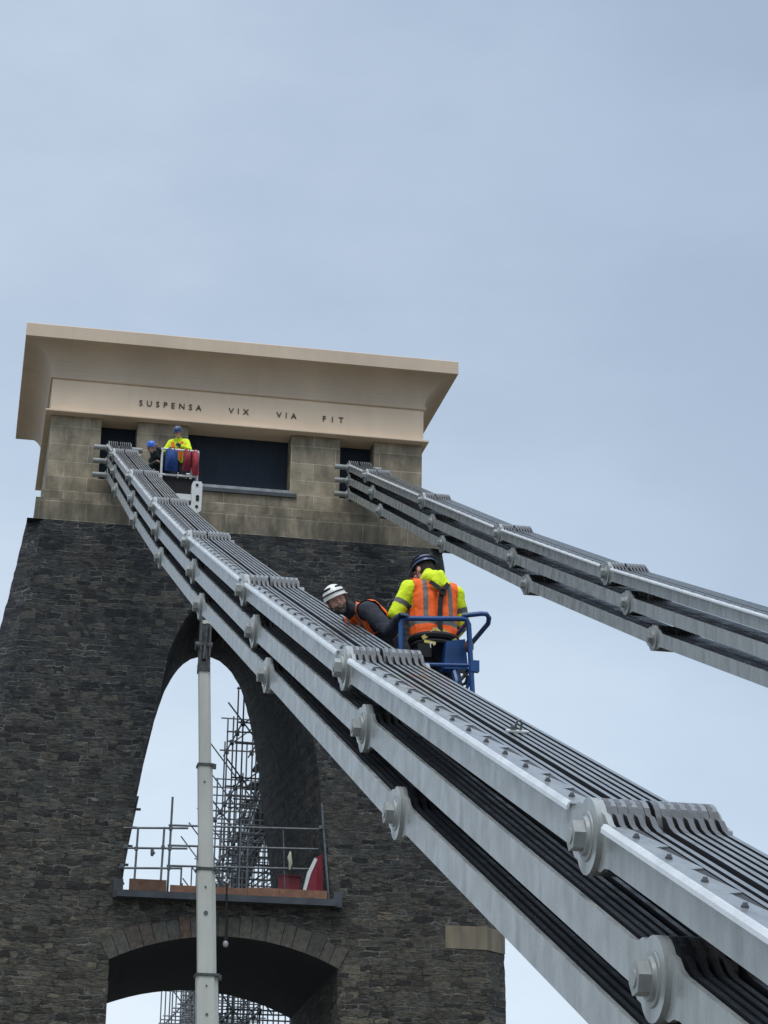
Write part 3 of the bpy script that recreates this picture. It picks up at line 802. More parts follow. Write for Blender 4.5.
# chassis on the road, below the picture
ch_ = MB().box((4.3, 42.8, G + .45), (6.5, 47.2, G + 1.1)).box((4.6, 43.2, G + 1.1), (6.2, 46.6, G + 1.9))
bp_(ch_, 'chassis', M['boom'])
for sx in (4.25, 6.55):
    for sy in (43.4, 46.6):
        wh = bp_(MB().cyl((sx - .15, sy, G + .47), (sx + .15, sy, G + .47), .46, n=24), 'wheel', M['rubber'])
        bp_(MB().cyl((sx - .17, sy, G + .47), (sx + .17, sy, G + .47), .24, n=16), 'rim', M['white'])

# bags hanging from the basket
def bag(label, x0, x1, y, z0, z1, mat, name='tool_bag', group='bags hung on the upper basket', seed=0, lean=0):
    rr = random.Random(seed); t = thing(name, label, 'bag', ((x0 + x1) / 2, y, z1), group)
    mb = MB(); nx, nz = 8, 9; w = x1 - x0
    for side in (0, 1):
        vs = []
        for j in range(nz):
            v = j / (nz - 1)
            for i in range(nx):
                u = i / (nx - 1); edge = 1 - (2 * u - 1) ** 4
                bul = (.05 + .09 * math.sin(PI * min(1, v * 1.05)) ** .7) * edge * (1 - v ** 6)
                nar = 1 - .18 * (1 - v) - .1 * v * v
                yy = y + (-bul if side == 0 else bul * .4) + rr.uniform(-.012, .012) * (0 < i < nx - 1)
                vs.append((x0 + w / 2 + (u - .5) * w * nar + lean * v, yy, z1 + (z0 - z1) * v + (.03 * math.sin(u * 6) if v < .1 else 0)))
        mb.add(vs, [[j * nx + i, j * nx + i + 1, (j + 1) * nx + i + 1, (j + 1) * nx + i] for j in range(nz - 1) for i in range(nx - 1)])
    o = mb.build('bag_body', mat, smooth=True); o.parent = t; o.location = -V(t.location)
    o = MB().path([(x0 + w * .3, y, z1 - .03), (x0 + w * .35, y - .03, z1 + .05), (x0 + w * .65, y - .03, z1 + .05), (x0 + w * .7, y, z1 - .03)], .012, 6).build('handle', mat); o.parent = t; o.location = -V(t.location)
bag('blue cloth tool bag hanging on the front of white basket', 3.79, 4.12, 46.68, 17.27, 17.78, M['blue_cloth'], seed=1)
bag('crimson rope bag hanging beside the blue bag on white basket', 4.20, 4.42, 46.66, 17.30, 17.78, M['red_cloth'], seed=2)
bag('bright red longer bag at the right end of the white basket', 4.40, 4.58, 46.64, 17.20, 17.76, simple('bright_red_cloth', (.34, .035, .05), .8, var=.3, scale=14, bmp=.01), seed=3, lean=.02)

# ------------------------------------------------------------------ blue lift
bb = thing('platform_lift', 'blue tubular work platform lift raised beside the near chain', 'platform lift', (4.0, 18.6, G))
def qp(mb, name, m=M['blue_paint'], parent=None, **k): return sp(mb, name, m, parent=parent, root=bb, **k)
rb_ = .021
yN, yK = 17.9, 19.25; zt = 5.43; z_f = 4.25
def rnd(p, q, r_, k=4):
    return None
fr = MB()
fr.path([(3.585, yN, z_f), (3.58, yN, zt - .05), (3.60, yN, zt - .008), (3.65, yN, zt + .005), (4.12, yN, zt + .035), (4.165, yN, zt + .03), (4.185, yN, zt - .01), (4.25, yN, z_f)], .023, 10)
fr.path([(3.585, yK, z_f), (3.58, yK, zt), (4.17, yK, zt + .03), (4.25, yK, z_f)], rb_, 8)
fr.cyl((3.585, yN, zt - .03), (3.585, yK, zt - .03), rb_, n=8); fr.cyl((4.175, yN, zt + .01), (4.175, yK, zt + .01), rb_, n=8)
fr.cyl((3.59, yN, 5.02), (4.235, yN, 5.05), .017, n=8); fr.cyl((3.59, yK, 5.02), (4.22, yK, 5.05), .017, n=8)
fr.cyl((4.235, yN, 5.05), (4.22, yK, 5.05), .017, n=8); fr.cyl((3.59, yN, 5.0), (3.59, yK, 5.0), .017, n=8)
fr.cyl((3.59, yN, 4.62), (4.24, yN, 4.64), .017, n=8)
fr.cyl((4.235, yN, 5.05), (4.10, yN + .15, 4.55), .016, n=8)
fr.box((4.195, yN - .03, 4.99), (4.275, yN + .03, 5.09))
qp(fr, 'basket_frame', smooth=True)
qp(MB().path([(4.13, yN + .02, 5.50), (4.30, yN, 5.525), (4.345, yN, 5.525), (4.375, yN + .03, 5.50), (4.385, yN + .10, 5.47), (4.35, yN + .75, 5.42), (4.30, yN + 1.1, 5.38), (4.18, yN + 1.3, 5.38)], .022, 10), 'guard_loop', smooth=True)
qp(MB().box((3.55, yN - .02, z_f - .06), (4.28, yK + .02, z_f)), 'floor', M['bolt'])
qp(MB().box((3.60, yN + .03, z_f), (4.24, yN + .045, z_f + .15)), 'toe_board')
mb = MB().prism([(4.00, 5.05), (4.22, 5.055), (4.19, 5.33), (4.02, 5.30)], lambda x, z: (x, yN + .16, z), lambda x, z: (x, yN + .30, z))
qp(mb, 'control_box')
qp(MB().path([(4.10, yN + .2, 5.05), (4.11, yN + .12, 4.92), (4.08, yN + .12, 4.8), (4.12, yN + .2, 4.62)], .03, 8), 'hose', M['blue_paint'], smooth=True)
qp(MB().path([(4.15, yN + .1, 5.02), (4.19, yN + .05, 4.94), (4.13, yN + .05, 4.86), (4.16, yN + .1, 4.76), (4.05, yN + .1, 4.62)], .011, 6), 'cable', M['black'], smooth=True)
qp(MB().path([(4.20, yN + .1, 4.98), (4.17, yN + .06, 4.9), (4.09, yN + .06, 4.86), (4.04, yN + .1, 4.7)], .014, 6), 'cable', M['black'], smooth=True)
qp(MB().path([(4.20, yN + .05, 5.29), (4.20, yN + .05, 5.26), (4.20, yN + .05, 5.21), (4.20, yN + .05, 5.18)], [.02, .042, .042, .02], 8), 'knob', simple('rust_brown_cap', (.10, .035, .025), .7), smooth=True)
# boom runs down behind the chain to a wheeled base out of the picture
qp(MB().prism([(-.075, -.09), (.075, -.09), (.075, .09), (-.075, .09)], lambda a, b: (3.68 + a, 18.2, 4.05 + b), lambda a, b: (3.72 + a, 5.2, -.55 + b)), 'boom')
qp(MB().box((3.55, 17.95, 3.95), (3.9, 18.4, 4.18)), 'basket_bracket')
qp(MB().box((3.45, 2.9, G + .25), (4.6, 5.3, G + .8)).box((3.6, 4.4, G + .8), (3.95, 5.3, G + 1.25)), 'base')
for sx in (3.45, 4.62):
    for sy in (3.3, 4.9): qp(MB().cyl((sx - .08, sy, G + .25), (sx + .08, sy, G + .25), .245, n=20), 'wheel', M['rubber'])

# ------------------------------------------------------------------ people
def capsule(bm, p0, r0, p1, r1, n=14):
    p0, p1 = V(p0), V(p1); d = p1 - p0
    if d.length < 1e-5: d = V((0, 0, .001))
    ln = d.length; d.normalize(); a = V((0, 0, 1)) if abs(d.z) < .9 else V((1, 0, 0)); x = d.cross(a).normalized(); y = d.cross(x)
    rings = []
    for i in range(5):
        t = PI / 2 * (1 - i / 4.0)
        rings.append((p0 - d * math.sin(t) * r0, max(math.cos(t) * r0, 1e-3)))
    for i in range(5):
        t = PI / 2 * (i / 4.0)
        rings.append((p1 + d * math.sin(t) * r1, max(math.cos(t) * r1, 1e-3)))
    vs = [[bm.verts.new(c + x * math.cos(2 * PI * j / n) * r + y * math.sin(2 * PI * j / n) * r) for j in range(n)] for c, r in rings]
    for A, B in zip(vs, vs[1:]):
        for j in range(n): bm.faces.new((A[j], A[(j + 1) % n], B[(j + 1) % n], B[j]))
    bm.faces.new(vs[0][::-1]); bm.faces.new(vs[-1])
def ellipsoid(bm, c, rad, Mx=None):
    r = bmesh.ops.create_icosphere(bm, subdivisions=3, radius=1)
    for v in r['verts']:
        q = V((v.co.x * rad[0], v.co.y * rad[1], v.co.z * rad[2]))
        if Mx is not None: q = Mx @ q
        v.co = q + V(c)
def remeshed(name, prims, voxel, mats, root, matfn=None, keep=None, smooth=3, disp=0.):
    bm = bmesh.new()
    for p in prims:
        if p[0] == 'c': capsule(bm, *p[1:])
        else: ellipsoid(bm, *p[1:])
    bmesh.ops.recalc_face_normals(bm, faces=bm.faces)
    me = bpy.data.meshes.new('tmp'); bm.to_mesh(me); bm.free()
    o = bpy.data.objects.new('tmp', me); COL.objects.link(o)
    md = o.modifiers.new('r', 'REMESH'); md.mode = 'VOXEL'; md.voxel_size = voxel
    if smooth:
        s = o.modifiers.new('s', 'SMOOTH'); s.iterations = smooth; s.factor = .5
    if disp:
        tx = bpy.data.textures.new('folds', 'CLOUDS'); tx.noise_scale = .13; tx.noise_depth = 2
        dm = o.modifiers.new('d', 'DISPLACE'); dm.texture = tx; dm.strength = disp; dm.mid_level = .5
    bpy.context.view_layer.update()
    dg = bpy.context.evaluated_depsgraph_get()
    m2 = bpy.data.meshes.new_from_object(o.evaluated_get(dg)); bpy.data.objects.remove(o); bpy.data.meshes.remove(me)
    m2.name = name; m2.materials.clear()
    for m in mats: m2.materials.append(m)
    if keep:
        bm = bmesh.new(); bm.from_mesh(m2)
        bmesh.ops.delete(bm, geom=[f for f in bm.faces if not keep(f.calc_center_median())], context='FACES')
        bm.to_mesh(m2); bm.free()
    if matfn:
        for p in m2.polygons: p.material_index = matfn(p.center, p.normal)
    m2.polygons.foreach_set('use_smooth', [True] * len(m2.polygons))
    ob = bpy.data.objects.new(name, m2); COL.objects.link(ob); ob.parent = root
    return ob
def frame(fwd, up):
    f = V(fwd).normalized(); u = V(up); u = (u - f * u.dot(f)).normalized(); x = f.cross(u)
    return Matrix((x, f, u)).transposed()        # columns: right, forward, up
def hand_prims(wrist, d, palm_n, thumb_side, curl=.5):
    """palm, four unequal bent fingers and a thumb off the side"""
    d = V(d).normalized(); n = V(palm_n); n = (n - d * n.dot(d)).normalized(); s = d.cross(n) * thumb_side
    w = V(wrist); out = []
    for k in (-1, 0, 1): out.append(('c', w + d * .02 + s * .014 * k, .019, w + d * .085 + s * .021 * k, .016))
    for k, ln in enumerate((.072, .08, .075, .058)):
        b = w + d * .088 + s * (.033 - .022 * k); a = curl * .8
        p1 = b + (d * math.cos(a) + n * math.sin(a)) * ln * .45
        a *= 2.1; p2 = p1 + (d * math.cos(a) + n * math.sin(a)) * ln * .32
        a *= 1.25; p3 = p2 + (d * math.cos(a) + n * math.sin(a)) * ln * .25
        out += [('c', b, .0098, p1, .0092), ('c', p1, .0092, p2, .0086), ('c', p2, .0086, p3, .0075)]
    t0 = w + d * .035 + s * .03; t1 = t0 + (d * .6 + s * .6 + n * .3).normalized() * .04; t2 = t1 + (d * .8 + s * .15 + n * .5).normalized() * .032
    return out + [('c', t0, .014, t1, .011), ('c', t1, .011, t2, .009)]
def head_prims(c, F):
    c = V(c); q = lambda x, y, z: c + F @ V((x, y, z))
    P = [('e', c + F @ V((0, -.012, .02)), (.075, .092, .103), F), ('e', q(0, .028, -.045), (.060, .062, .072), F)]
    P += [('c', q(0, .062, -.098), .024, q(0, .05, -.085), .03)]                      # chin
    P += [('c', q(0, .088, .018), .010, q(0, .112, -.022), .015), ('c', q(-.012, .1, -.026), .009, q(.012, .1, -.026), .009)]   # nose
    P += [('c', q(-.042, .078, .035), .011, q(.042, .078, .035), .011)]               # brow
    P += [('e', q(-.042, .07, -.022), (.022, .02, .02), F), ('e', q(.042, .07, -.022), (.022, .02, .02), F)]   # cheeks
    P += [('c', q(-.02, .088, -.056), .009, q(.02, .088, -.056), .009), ('c', q(-.016, .085, -.068), .009, q(.016, .085, -.068), .009)]  # lips
    for s in (-1, 1): P += [('e', q(s * .08, -.008, -.002), (.012, .02, .033), F)]    # ears
    return P
def helmet(root, c, F, mat, trim=None, lamp=False, r=(.105, .128, .108)):
    c = V(c); bm_ = MB(); n = 28; k = 9
    base = F @ V((0, -.008, .058)) + c
    def pt(u, v, g=0.):
        a = 2 * PI * u; e = PI / 2 * v
        rr = math.cos(e); x = math.cos(a) * rr * (r[0] + g); y = math.sin(a) * rr * (r[1] + g); z = math.sin(e) * (r[2] + g)
        if v == 0: z -= .012
        return base + F @ V((x, y, z))
    vs = [pt(i / n, j / k) for j in range(k) for i in range(n)] + [pt(0, 1)]
    fs = [[j * n + i, j * n + (i + 1) % n, (j + 1) * n + (i + 1) % n, (j + 1) * n + i] for j in range(k - 1) for i in range(n)]
    fs += [[(k - 1) * n + i, (k - 1) * n + (i + 1) % n, k * n] for i in range(n)]
    bm_.add(vs, fs)
    vs2 = [pt(i / n, 0) for i in range(n)] + [base + F @ V((math.cos(2 * PI * i / n) * (r[0] + .012), math.sin(2 * PI * i / n) * (r[1] + .012 + (.03 if math.sin(2 * PI * i / n) > .3 else 0) * math.sin(2 * PI * i / n)), -.018)) for i in range(n)]
    vs2 += [v + F @ V((0, 0, -.006)) for v in vs2[n:]] + [base + F @ V((math.cos(2 * PI * i / n) * (r[0] - .012), math.sin(2 * PI * i / n) * (r[1] - .012), -.012)) for i in range(n)]
    f2 = []
    for a in range(3): f2 += [[a * n + i, a * n + (i + 1) % n, (a + 1) * n + (i + 1) % n, (a + 1) * n + i] for i in range(n)]
    bm_.add(vs2, f2)
    o = bm_.build('helmet', mat, smooth=True); o.parent = root
    if trim:      # vents and head band
        mb = MB()
        mb.path([base + F @ V((math.cos(2 * PI * i / 24) * (r[0] + .003) * .985, math.sin(2 * PI * i / 24) * (r[1] + .003) * .985, .022)) for i in range(24)], .007, 6, closed=True)
        for s in (-1, 1):
            for q in range(3):
                a = math.radians(35 + q * 32); e = math.radians(38)
                p = base + F @ V((s * math.cos(e) * math.sin(a) * r[0], math.cos(e) * math.cos(a) * r[1], math.sin(e) * r[2]))
                d = (p - base).normalized(); t = d.cross(F @ V((0, 0, 1))).normalized()
                mb.path([p - t * .028 + d * .002, p + d * .004, p + t * .028 + d * .002], .009, 6)
        t_ = mb.build('helmet_trim', M['black']); t_.parent = o
    if lamp:
        p = base + F @ V((0, r[1] + .004, .03)); t_ = MB().cyl(p, p + F @ V((0, .028, 0)), .02, n=12).build('head_lamp', M['black']); t_.parent = o
    # chin strap
    mb = MB()
    for s in (-1, 1):
        mb.path([base + F @ V((s * .088, .03, -.01)), c + F @ V((s * .078, .03, -.05)), c + F @ V((s * .03, .045, -.115)), c + F @ V((0, .05, -.125))], .005, 6)
    t_ = mb.build('chin_strap', M['black']); t_.parent = o
    return o

def person(label, loc, J, F, clothes, voxel=.0065, group=None):
    """J: joints relative to loc.  clothes: dict of materials and options"""
    root = thing('person', label, 'person', loc, group)
    g = lambda k: V(J[k])
    up_t = (g('chest') - g('pelvis')).normalized(); side = (g('shR') - g('shL')).normalized(); fw = up_t.cross(side) * -1
    fw = side.cross(up_t) * -1
    B = head_prims(J['head'], F)
    B += [('c', g('neck'), .055, g('head') + F @ V((0, -.02, -.05)), .055)]
    def torso(gr, lo=0., waist=.11):
        pel, ch = g('pelvis'), g('chest'); out = []
        sw = side
        for s in (-1, 1):
            out += [('c', pel + sw * s * .075, waist + gr, ch + sw * s * .085, .115 + gr)]
            out += [('c', ch + sw * s * .09, .115 + gr, ch + sw * s * .10 + up_t * .05, .10 + gr)]
            sh = g('shR') if s > 0 else g('shL')
            out += [('c', ch + up_t * .06, .10 + gr, sh, .070 + gr)]
        out += [('c', ch + up_t * .05, .09 + gr, g('neck'), .055 + gr)]
        return out
    def limbs(names, rad, gr):
        out = []
        for (a, b), (ra, rb) in zip(zip(names, names[1:]), zip(rad, rad[1:])):
            out.append(('c', g(a), ra + gr, g(b), rb + gr))
        return out
    body = B + torso(-.012)
    for s in 'LR':
        body += limbs(['sh' + s, 'el' + s, 'wr' + s], (.05, .04, .028), 0)
        body += limbs(['hp' + s, 'kn' + s, 'an' + s], (.085, .058, .04), -.01)
        an = g('an' + s); body += [('c', an, .035, an + V(J.get('toe', (0, .14, -.06))), .028)]
        wd = g('wr' + s) - g('el' + s)
        body += hand_prims(g('wr' + s), J.get('hd' + s, wd), J.get('hn' + s, -fw if s == 'L' else -fw), 1 if s == 'L' else -1, J.get('curl', .55))
    hc = V(J['head'])
    def bodymat(c, n):
        q = F.transposed() @ (c - hc)
        if clothes.get('beard') and q.y > .03 and -.14 < q.z < -.045 and abs(q.x) < .07 and not (abs(q.x) < .018 and -.062 < q.z < -.055):
            return 1
        if clothes.get('gloves'):
            for s in 'LR':
                if (c - g('wr' + s)).length < .22 and (c - g('wr' + s)).dot(g('wr' + s) - g('el' + s)) > 0: return 2
        return 0
    remeshed('body', body, voxel, [M['skin'], M['beard'], M['glove']], root, bodymat, smooth=2)
    # eyes
    for s in (-1, 1):
        p = hc + F @ V((s * .031, .074, .014)); mb = MB().cyl(p, p + F @ V((0, .007, 0)), .010, .007, 10)
        p2 = p + F @ V((0, .007, 0)); mb.cyl(p2, p2 + F @ V((0, .001, 0)), .005, n=8, mi=1)
        o = mb.build('eye', [M['eye_white'], M['black']]); o.parent = root
    # hair under the helmet
    hb = bmesh.new()
    remeshed('hair', [('e', hc + F @ V((0, -.022, .022)), (.083, .092, .103), F)], .012, [M['hair']], root,
             keep=lambda c: (F.transposed() @ (c - hc)).y < .0 and (F.transposed() @ (c - hc)).z > -.05)
    # clothes
    jk = torso(.012, waist=.115)
    nh = g('head') - g('neck')
    jk += [('c', g('neck') - nh * .1, .078, g('neck') + nh * .22, .066)]
    for s in 'LR':
        jk += limbs(['sh' + s, 'el' + s, 'wr' + s], (.082, .072, .052), .0)
    cuts = [(g('head') + F @ V((0, -.0, -.10)), None)]
    def jmat(c, n):
        if not clothes.get('bands'): return 0
        for s in 'LR':
            for t0, t1, a, b in (('sh', 'el', .50, .68), ('el', 'wr', .0, .18) , ('el', 'wr', .62, .80)):
                A, Bq = g(t0 + s), g(t1 + s); d = Bq - A; t = (c - A).dot(d) / d.length_squared
                if a < t < b and (c - (A + d * t)).length < .10: return 1
        return 0
    remeshed('jacket', jk, .009, [clothes['jacket'], M['silver']], root, jmat, smooth=3, disp=.028)
    if clothes.get('hood'):
        nk = g('neck') + up_t * .005
        hd = [('c', nk + side * s * .03 - fw * .0 + up_t * .02, .072, nk + side * s * .085 - up_t * .01 - fw * .03, .055) for s in (-1, 1)]
        hd += [('c', nk - side * .06 - fw * .07 + up_t * .03, .062, nk + side * .06 - fw * .07 + up_t * .03, .062), ('c', nk - fw * .085 + up_t * .04, .06, nk - fw * .10 - up_t * .06, .05),
               ('c', nk + side * .05 - fw * .08 + up_t * .06, .05, nk + side * .09 - fw * .10 - up_t * .04, .045), ('c', nk - side * .05 - fw * .05 + up_t * .08, .05, nk - side * .08 + up_t * .0, .05),
               ('c', nk - side * .07 + fw * .03 + up_t * .05, .04, nk + side * .07 + fw * .03 + up_t * .05, .04)]
        remeshed('hood', hd, .009, [clothes['jacket']], root, smooth=4, disp=.03)
    if clothes.get('vest'):
        pel, ch = g('pelvis'), g('chest')
        vs = [p for p in torso(.027, waist=.118)]
        axis_len = (ch - pel).length
        shl = (g('shR') - g('shL')).length / 2
        def keep(c):
            t = (c - pel).dot(up_t); x = (c - pel).dot(side)
            if t < -.02: return False
            if clothes.get('open_vest') and .07 < t < axis_len - .13: return False
            if (c - (g('neck'))).length < .088 : return False
            if t > axis_len - .12 and abs(x - (ch - pel).dot(side)) > shl - .01: return False
            return True
        def vm(c, n):
            t = (c - pel).dot(up_t); x = (c - pel).dot(side) - (ch - pel).dot(side) * t / axis_len
            if .10 < t < .155: return 1
            if t > .155 and .095 < abs(x) < .14: return 1
            return 0
        remeshed('hi_vis_vest', vs, .0075, [clothes['vest'], M['silver']], root, vm, keep=keep, smooth=3, disp=.026)
    tr = []
    for s in 'LR':
        tr += limbs(['hp' + s, 'kn' + s, 'an' + s], (.108, .078, .062), 0)
    tr += [('c', g('hpL'), .115, g('hpR'), .115), ('c', g('pelvis') - side * .07, .125, g('pelvis') + side * .07, .125)]
    remeshed('trousers', tr, .012, [clothes['trousers']], root, smooth=3, disp=.03)
    bt = []
    for s in 'LR':
        an = g('an' + s); toe = V(J.get('toe', (0, .14, -.06)))
        bt += [('c', an + V((0, 0, .06)), .055, an + V((0, 0, -.03)), .05), ('c', an + V((0, 0, -.04)), .048, an + toe, .042)]
    remeshed('boots', bt, .012, [M['boot']], root, smooth=2)['label'] = 'pair of work boots'
    helmet(root, J['head'], F, clothes['helmet'], trim=clothes.get('trim'), lamp=clothes.get('lamp'))
    root_data = dict(side=side, up=up_t, fw=fw)
    return root, root_data

def stand(floor_to_pelvis=.97, lean=.0, yaw=0., armL=None, armR=None, head=(0, .03, 0), sw=.21):
    """upright joints, facing +y before yaw; arms given as elbow and wrist offsets from the shoulder"""
    p = V((0, 0, floor_to_pelvis)); up = V((0, math.sin(lean), math.cos(lean)))
    ch = p + up * .40; nk = p + up * .54
    J = dict(pelvis=p, chest=ch, neck=nk, head=nk + up * .15 + V(head))
    for s, sg in (('L', -1), ('R', 1)):
        sh = p + up * .475 + V((sg * (sw - .03), 0, 0)); J['sh' + s] = sh
        e, w = (armL if s == 'L' else armR) or ((sg * .06, 0, -.27), (sg * .08, .1, -.5))
        J['el' + s] = sh + V(e); J['wr' + s] = sh + V(w)
        J['hp' + s] = p + V((sg * .095, 0, -.03)); J['kn' + s] = V((sg * .11, .03, .52)); J['an' + s] = V((sg * .12, 0, .10))
    J['toe'] = V((0, .15, -.06))
    Rz = Matrix.Rotation(yaw, 3, 'Z')
    return {k: Rz @ v for k, v in J.items()}

# man with his back to us in the blue basket
yaw = math.radians(8)
J = stand(1.02, .10, yaw, armL=((-.11, .04, -.24), (-.05, .24, -.35)), armR=((.085, .04, -.26), (.03, .25, -.36)), head=(-.05, .06, -.015), sw=.25)
F = frame(Matrix.Rotation(yaw + math.radians(28), 3, 'Z') @ V((0, 1, -.45)), (0, .25, 1))
p1, D = person('man seen from behind in orange vest over lime hooded jacket, in the blue basket', (3.965, 18.32, 4.355), J, F,
            dict(jacket=M['hivis'], vest=M['orange'], trousers=M['navy'], helmet=M['helmet_navy'], bands=True, hood=True, trim=True, gloves=True))
S, U, W = D['side'], D['up'], D['fw']; pel = J['pelvis']; back = -W
mb = MB()      # black back strap and ring
bk = lambda x, t, o=.155: pel + S * x + U * t + back * o
def strap(mb, pts, w, mi=0, th=.006):
    pts = [V(p) for p in pts]
    for a, b in zip(pts, pts[1:]):
        d = (b - a).normalized(); s_ = d.cross(back).normalized() * w / 2
        mb.add([a - s_, a + s_, b + s_, b - s_] + [v + back * th for v in (a - s_, a + s_, b + s_, b - s_)], [[3, 2, 1, 0], [4, 5, 6, 7], [0, 1, 5, 4], [1, 2, 6, 5], [2, 3, 7, 6], [3, 0, 4, 7]], mi)
strap(mb, [bk(.0, -.02, .165), bk(.0, .15, .16), bk(.01, .32, .163), bk(.03, .42, .165)], .045)
strap(mb, [bk(-.08, .50, .15), bk(.0, .44, .168), bk(.05, .38, .17)], .04); strap(mb, [bk(.10, .50, .145), bk(.04, .42, .17)], .045)
mb.path([bk(.03 + .03 * math.cos(a), .40 + .03 * math.sin(a), .178) for a in [i * PI / 4 for i in range(8)]], .008, 6, closed=True)
o = mb.build('harness_strap', M['black']); o.parent = p1
mb = MB()
strap(mb, [bk(-.165, -.05, .14), bk(-.08, .0, .165), bk(-.02, .03, .175)], .035); strap(mb, [bk(.165, -.05, .14), bk(.08, .0, .165), bk(.02, .03, .175)], .035)
strap(mb, [bk(-.15, -.08, .15), bk(-.05, -.10, .17)], .028); strap(mb, [bk(.05, -.10, .17), bk(.15, -.08, .15)], .028)
strap(mb, [bk(-.09, -.0, .17), bk(-.05, .045, .172), bk(.0, -.0, .178)], .03)
o = mb.build('harness_webbing', M['strap_tan']); o.parent = p1
mb = MB()
mb.path([pel + S * (math.cos(a) * .205) + W * (math.sin(a) * .165) + U * -.01 for a in [i * PI / 12 for i in range(24)]], .035, 8, closed=True)
mb.path([pel + S * (math.cos(a) * .20) + W * (math.sin(a) * .165) + U * -.07 for a in [i * PI / 12 for i in range(24)]], .022, 8, closed=True)
mb.box((-.05, -.03, -.06), (.05, .02, .06), mat=Matrix.Translation(bk(.17, -.14, .10)))
mb.box((-.06, -.03, -.07), (.06, .02, .05), mat=Matrix.Translation(bk(-.14, -.15, .12)))
o = mb.build('tool_belt', M['black'], smooth=True); o.parent = p1
for x_, t_ in ((-.09, -.13), (.13, -.15), (.15, -.20)):
    c = bk(x_, t_, .19); mb = MB().path([c + S * .018 * math.cos(a) + U * .03 * math.sin(a) for a in [i * PI / 4 for i in range(6)]], .005, 6)
    o = mb.build('karabiner', M['white']); o.parent = p1

# man bent over the chain, face turned to us
base = V((3.74, 18.62, 4.26))
def Jabs(d): return {k: V(v) - base for k, v in d.items()}
J = Jabs(dict(pelvis=(3.68, 18.62, 5.17), chest=(3.42, 18.55, 5.585), neck=(3.225, 18.48, 5.655), head=(3.10, 18.42, 5.70),
    shL=(3.36, 18.34, 5.615), elL=(3.535, 18.17, 5.38), wrL=(3.575, 17.97, 5.44), shR=(3.31, 18.72, 5.63), elR=(3.15, 18.95, 5.50), wrR=(2.98, 18.85, 5.47),
    hpL=(3.72, 18.53, 5.16), knL=(3.68, 18.50, 4.72), anL=(3.70, 18.55, 4.36), hpR=(3.74, 18.74, 5.16), knR=(3.76, 18.72, 4.72), anR=(3.75, 18.80, 4.36)))
J['toe'] = V((-.13, 0, -.06)); J['hnL'] = V((0, 0, -1)); J['hnR'] = V((0, 0, -1))
F = frame((-.06, -1, -.14), (-.42, -.10, .85))
p2, D = person('bearded man in white helmet leaning sideways over the near chain', base, J, F,
            dict(jacket=M['navy'], vest=M['orange'], trousers=M['navy'], helmet=M['helmet_white'], trim=True, beard=True, open_vest=True, gloves=True))

# upper basket: man in lime and orange, and man in blue helmet bending left
J = stand(.98, .18, math.radians(160), armL=((-.10, .10, -.24), (.02, .30, -.22)), armR=((.12, .05, -.24), (.0, .28, -.30)), head=(0, .06, -.01))
F = frame(Matrix.Rotation(math.radians(150), 3, 'Z') @ V((0, 1, -.55)), (0, 0, 1))
p3, D = person('worker in navy helmet and lime jacket with orange straps in the high white basket', (4.17, 47.25, 16.72), J, F,
            dict(jacket=M['hivis'], trousers=M['navy'], helmet=M['helmet_navy'], gloves=True), voxel=.009)
mb = MB(); pel = J['pelvis']; S, U, W = D['side'], D['up'], D['fw']; back = W
for s in (-1, 1): strap(mb, [pel + S * s * .07 + U * .05 + W * .16, pel + S * s * .10 + U * .3 + W * .165, pel + S * s * .11 + U * .47 + W * .13], .07)
strap(mb, [pel - S * .12 + U * .22 + W * .165, pel + S * .12 + U * .22 + W * .165], .05)
o = mb.build('harness_strap', M['orange']); o.parent = p3
base = V((3.95, 47.5, 16.72))
J = Jabs(dict(pelvis=(3.88, 47.45, 17.62), chest=(3.66, 47.25, 17.74), neck=(3.57, 47.14, 17.82), head=(3.505, 47.03, 17.93),
    shL=(3.60, 47.30, 17.62), elL=(3.52, 47.12, 17.50), wrL=(3.62, 46.92, 17.54), shR=(3.72, 47.02, 17.78), elR=(3.76, 46.84, 17.66), wrR=(3.64, 46.72, 17.80),
    hpL=(3.82, 47.5, 17.55), knL=(3.86, 47.5, 17.14), anL=(3.93, 47.6, 16.82), hpR=(3.98, 47.42, 17.55), knR=(3.97, 47.4, 17.14), anR=(4.03, 47.45, 16.82)))
J['toe'] = V((-.1, -.08, -.06))
F = frame((.55, -.75, -.35), (-.1, -.2, 1))
p4, D = person('worker in blue helmet and dark jacket crouching by chain left of the white basket', base, J, F,
            dict(jacket=M['dark_green'], trousers=M['navy'], helmet=M['helmet_blue']), voxel=.009)

# ------------------------------------------------------------------ sky and sun
w = bpy.data.worlds.new('World'); sc.world = w; w.use_nodes = True
nt = w.node_tree; bg = nt.nodes['Background']
SUN_EL, SUN_AZ = math.radians(62), math.radians(200)      # behind and to the left of the camera
sky = N(nt, 'ShaderNodeTexSky', sky_type='NISHITA'); sky.sun_disc = False
sky.sun_elevation = SUN_EL; sky.sun_rotation = SUN_AZ; sky.dust_density = 3
tc = N(nt, 'ShaderNodeTexCoord')
sp_ = N(nt, 'ShaderNodeSeparateXYZ'); L(nt, tc.outputs['Generated'], sp_.inputs[0])
mp = N(nt, 'ShaderNodeMapping'); mp.inputs['Scale'].default_value = (1, 1, 2.2); mp.inputs['Location'].default_value = (.4, .2, .1)
L(nt, tc.outputs['Generated'], mp.inputs[0])
n1 = noise(nt, mp.outputs[0], 1.7, 5, .5); n2 = noise(nt, mp.outputs[0], 5.5, 8, .62)
cf = math_n(nt, 'ADD', math_n(nt, 'MULTIPLY', n1.outputs[0], .75), math_n(nt, 'MULTIPLY', n2.outputs[0], .25))
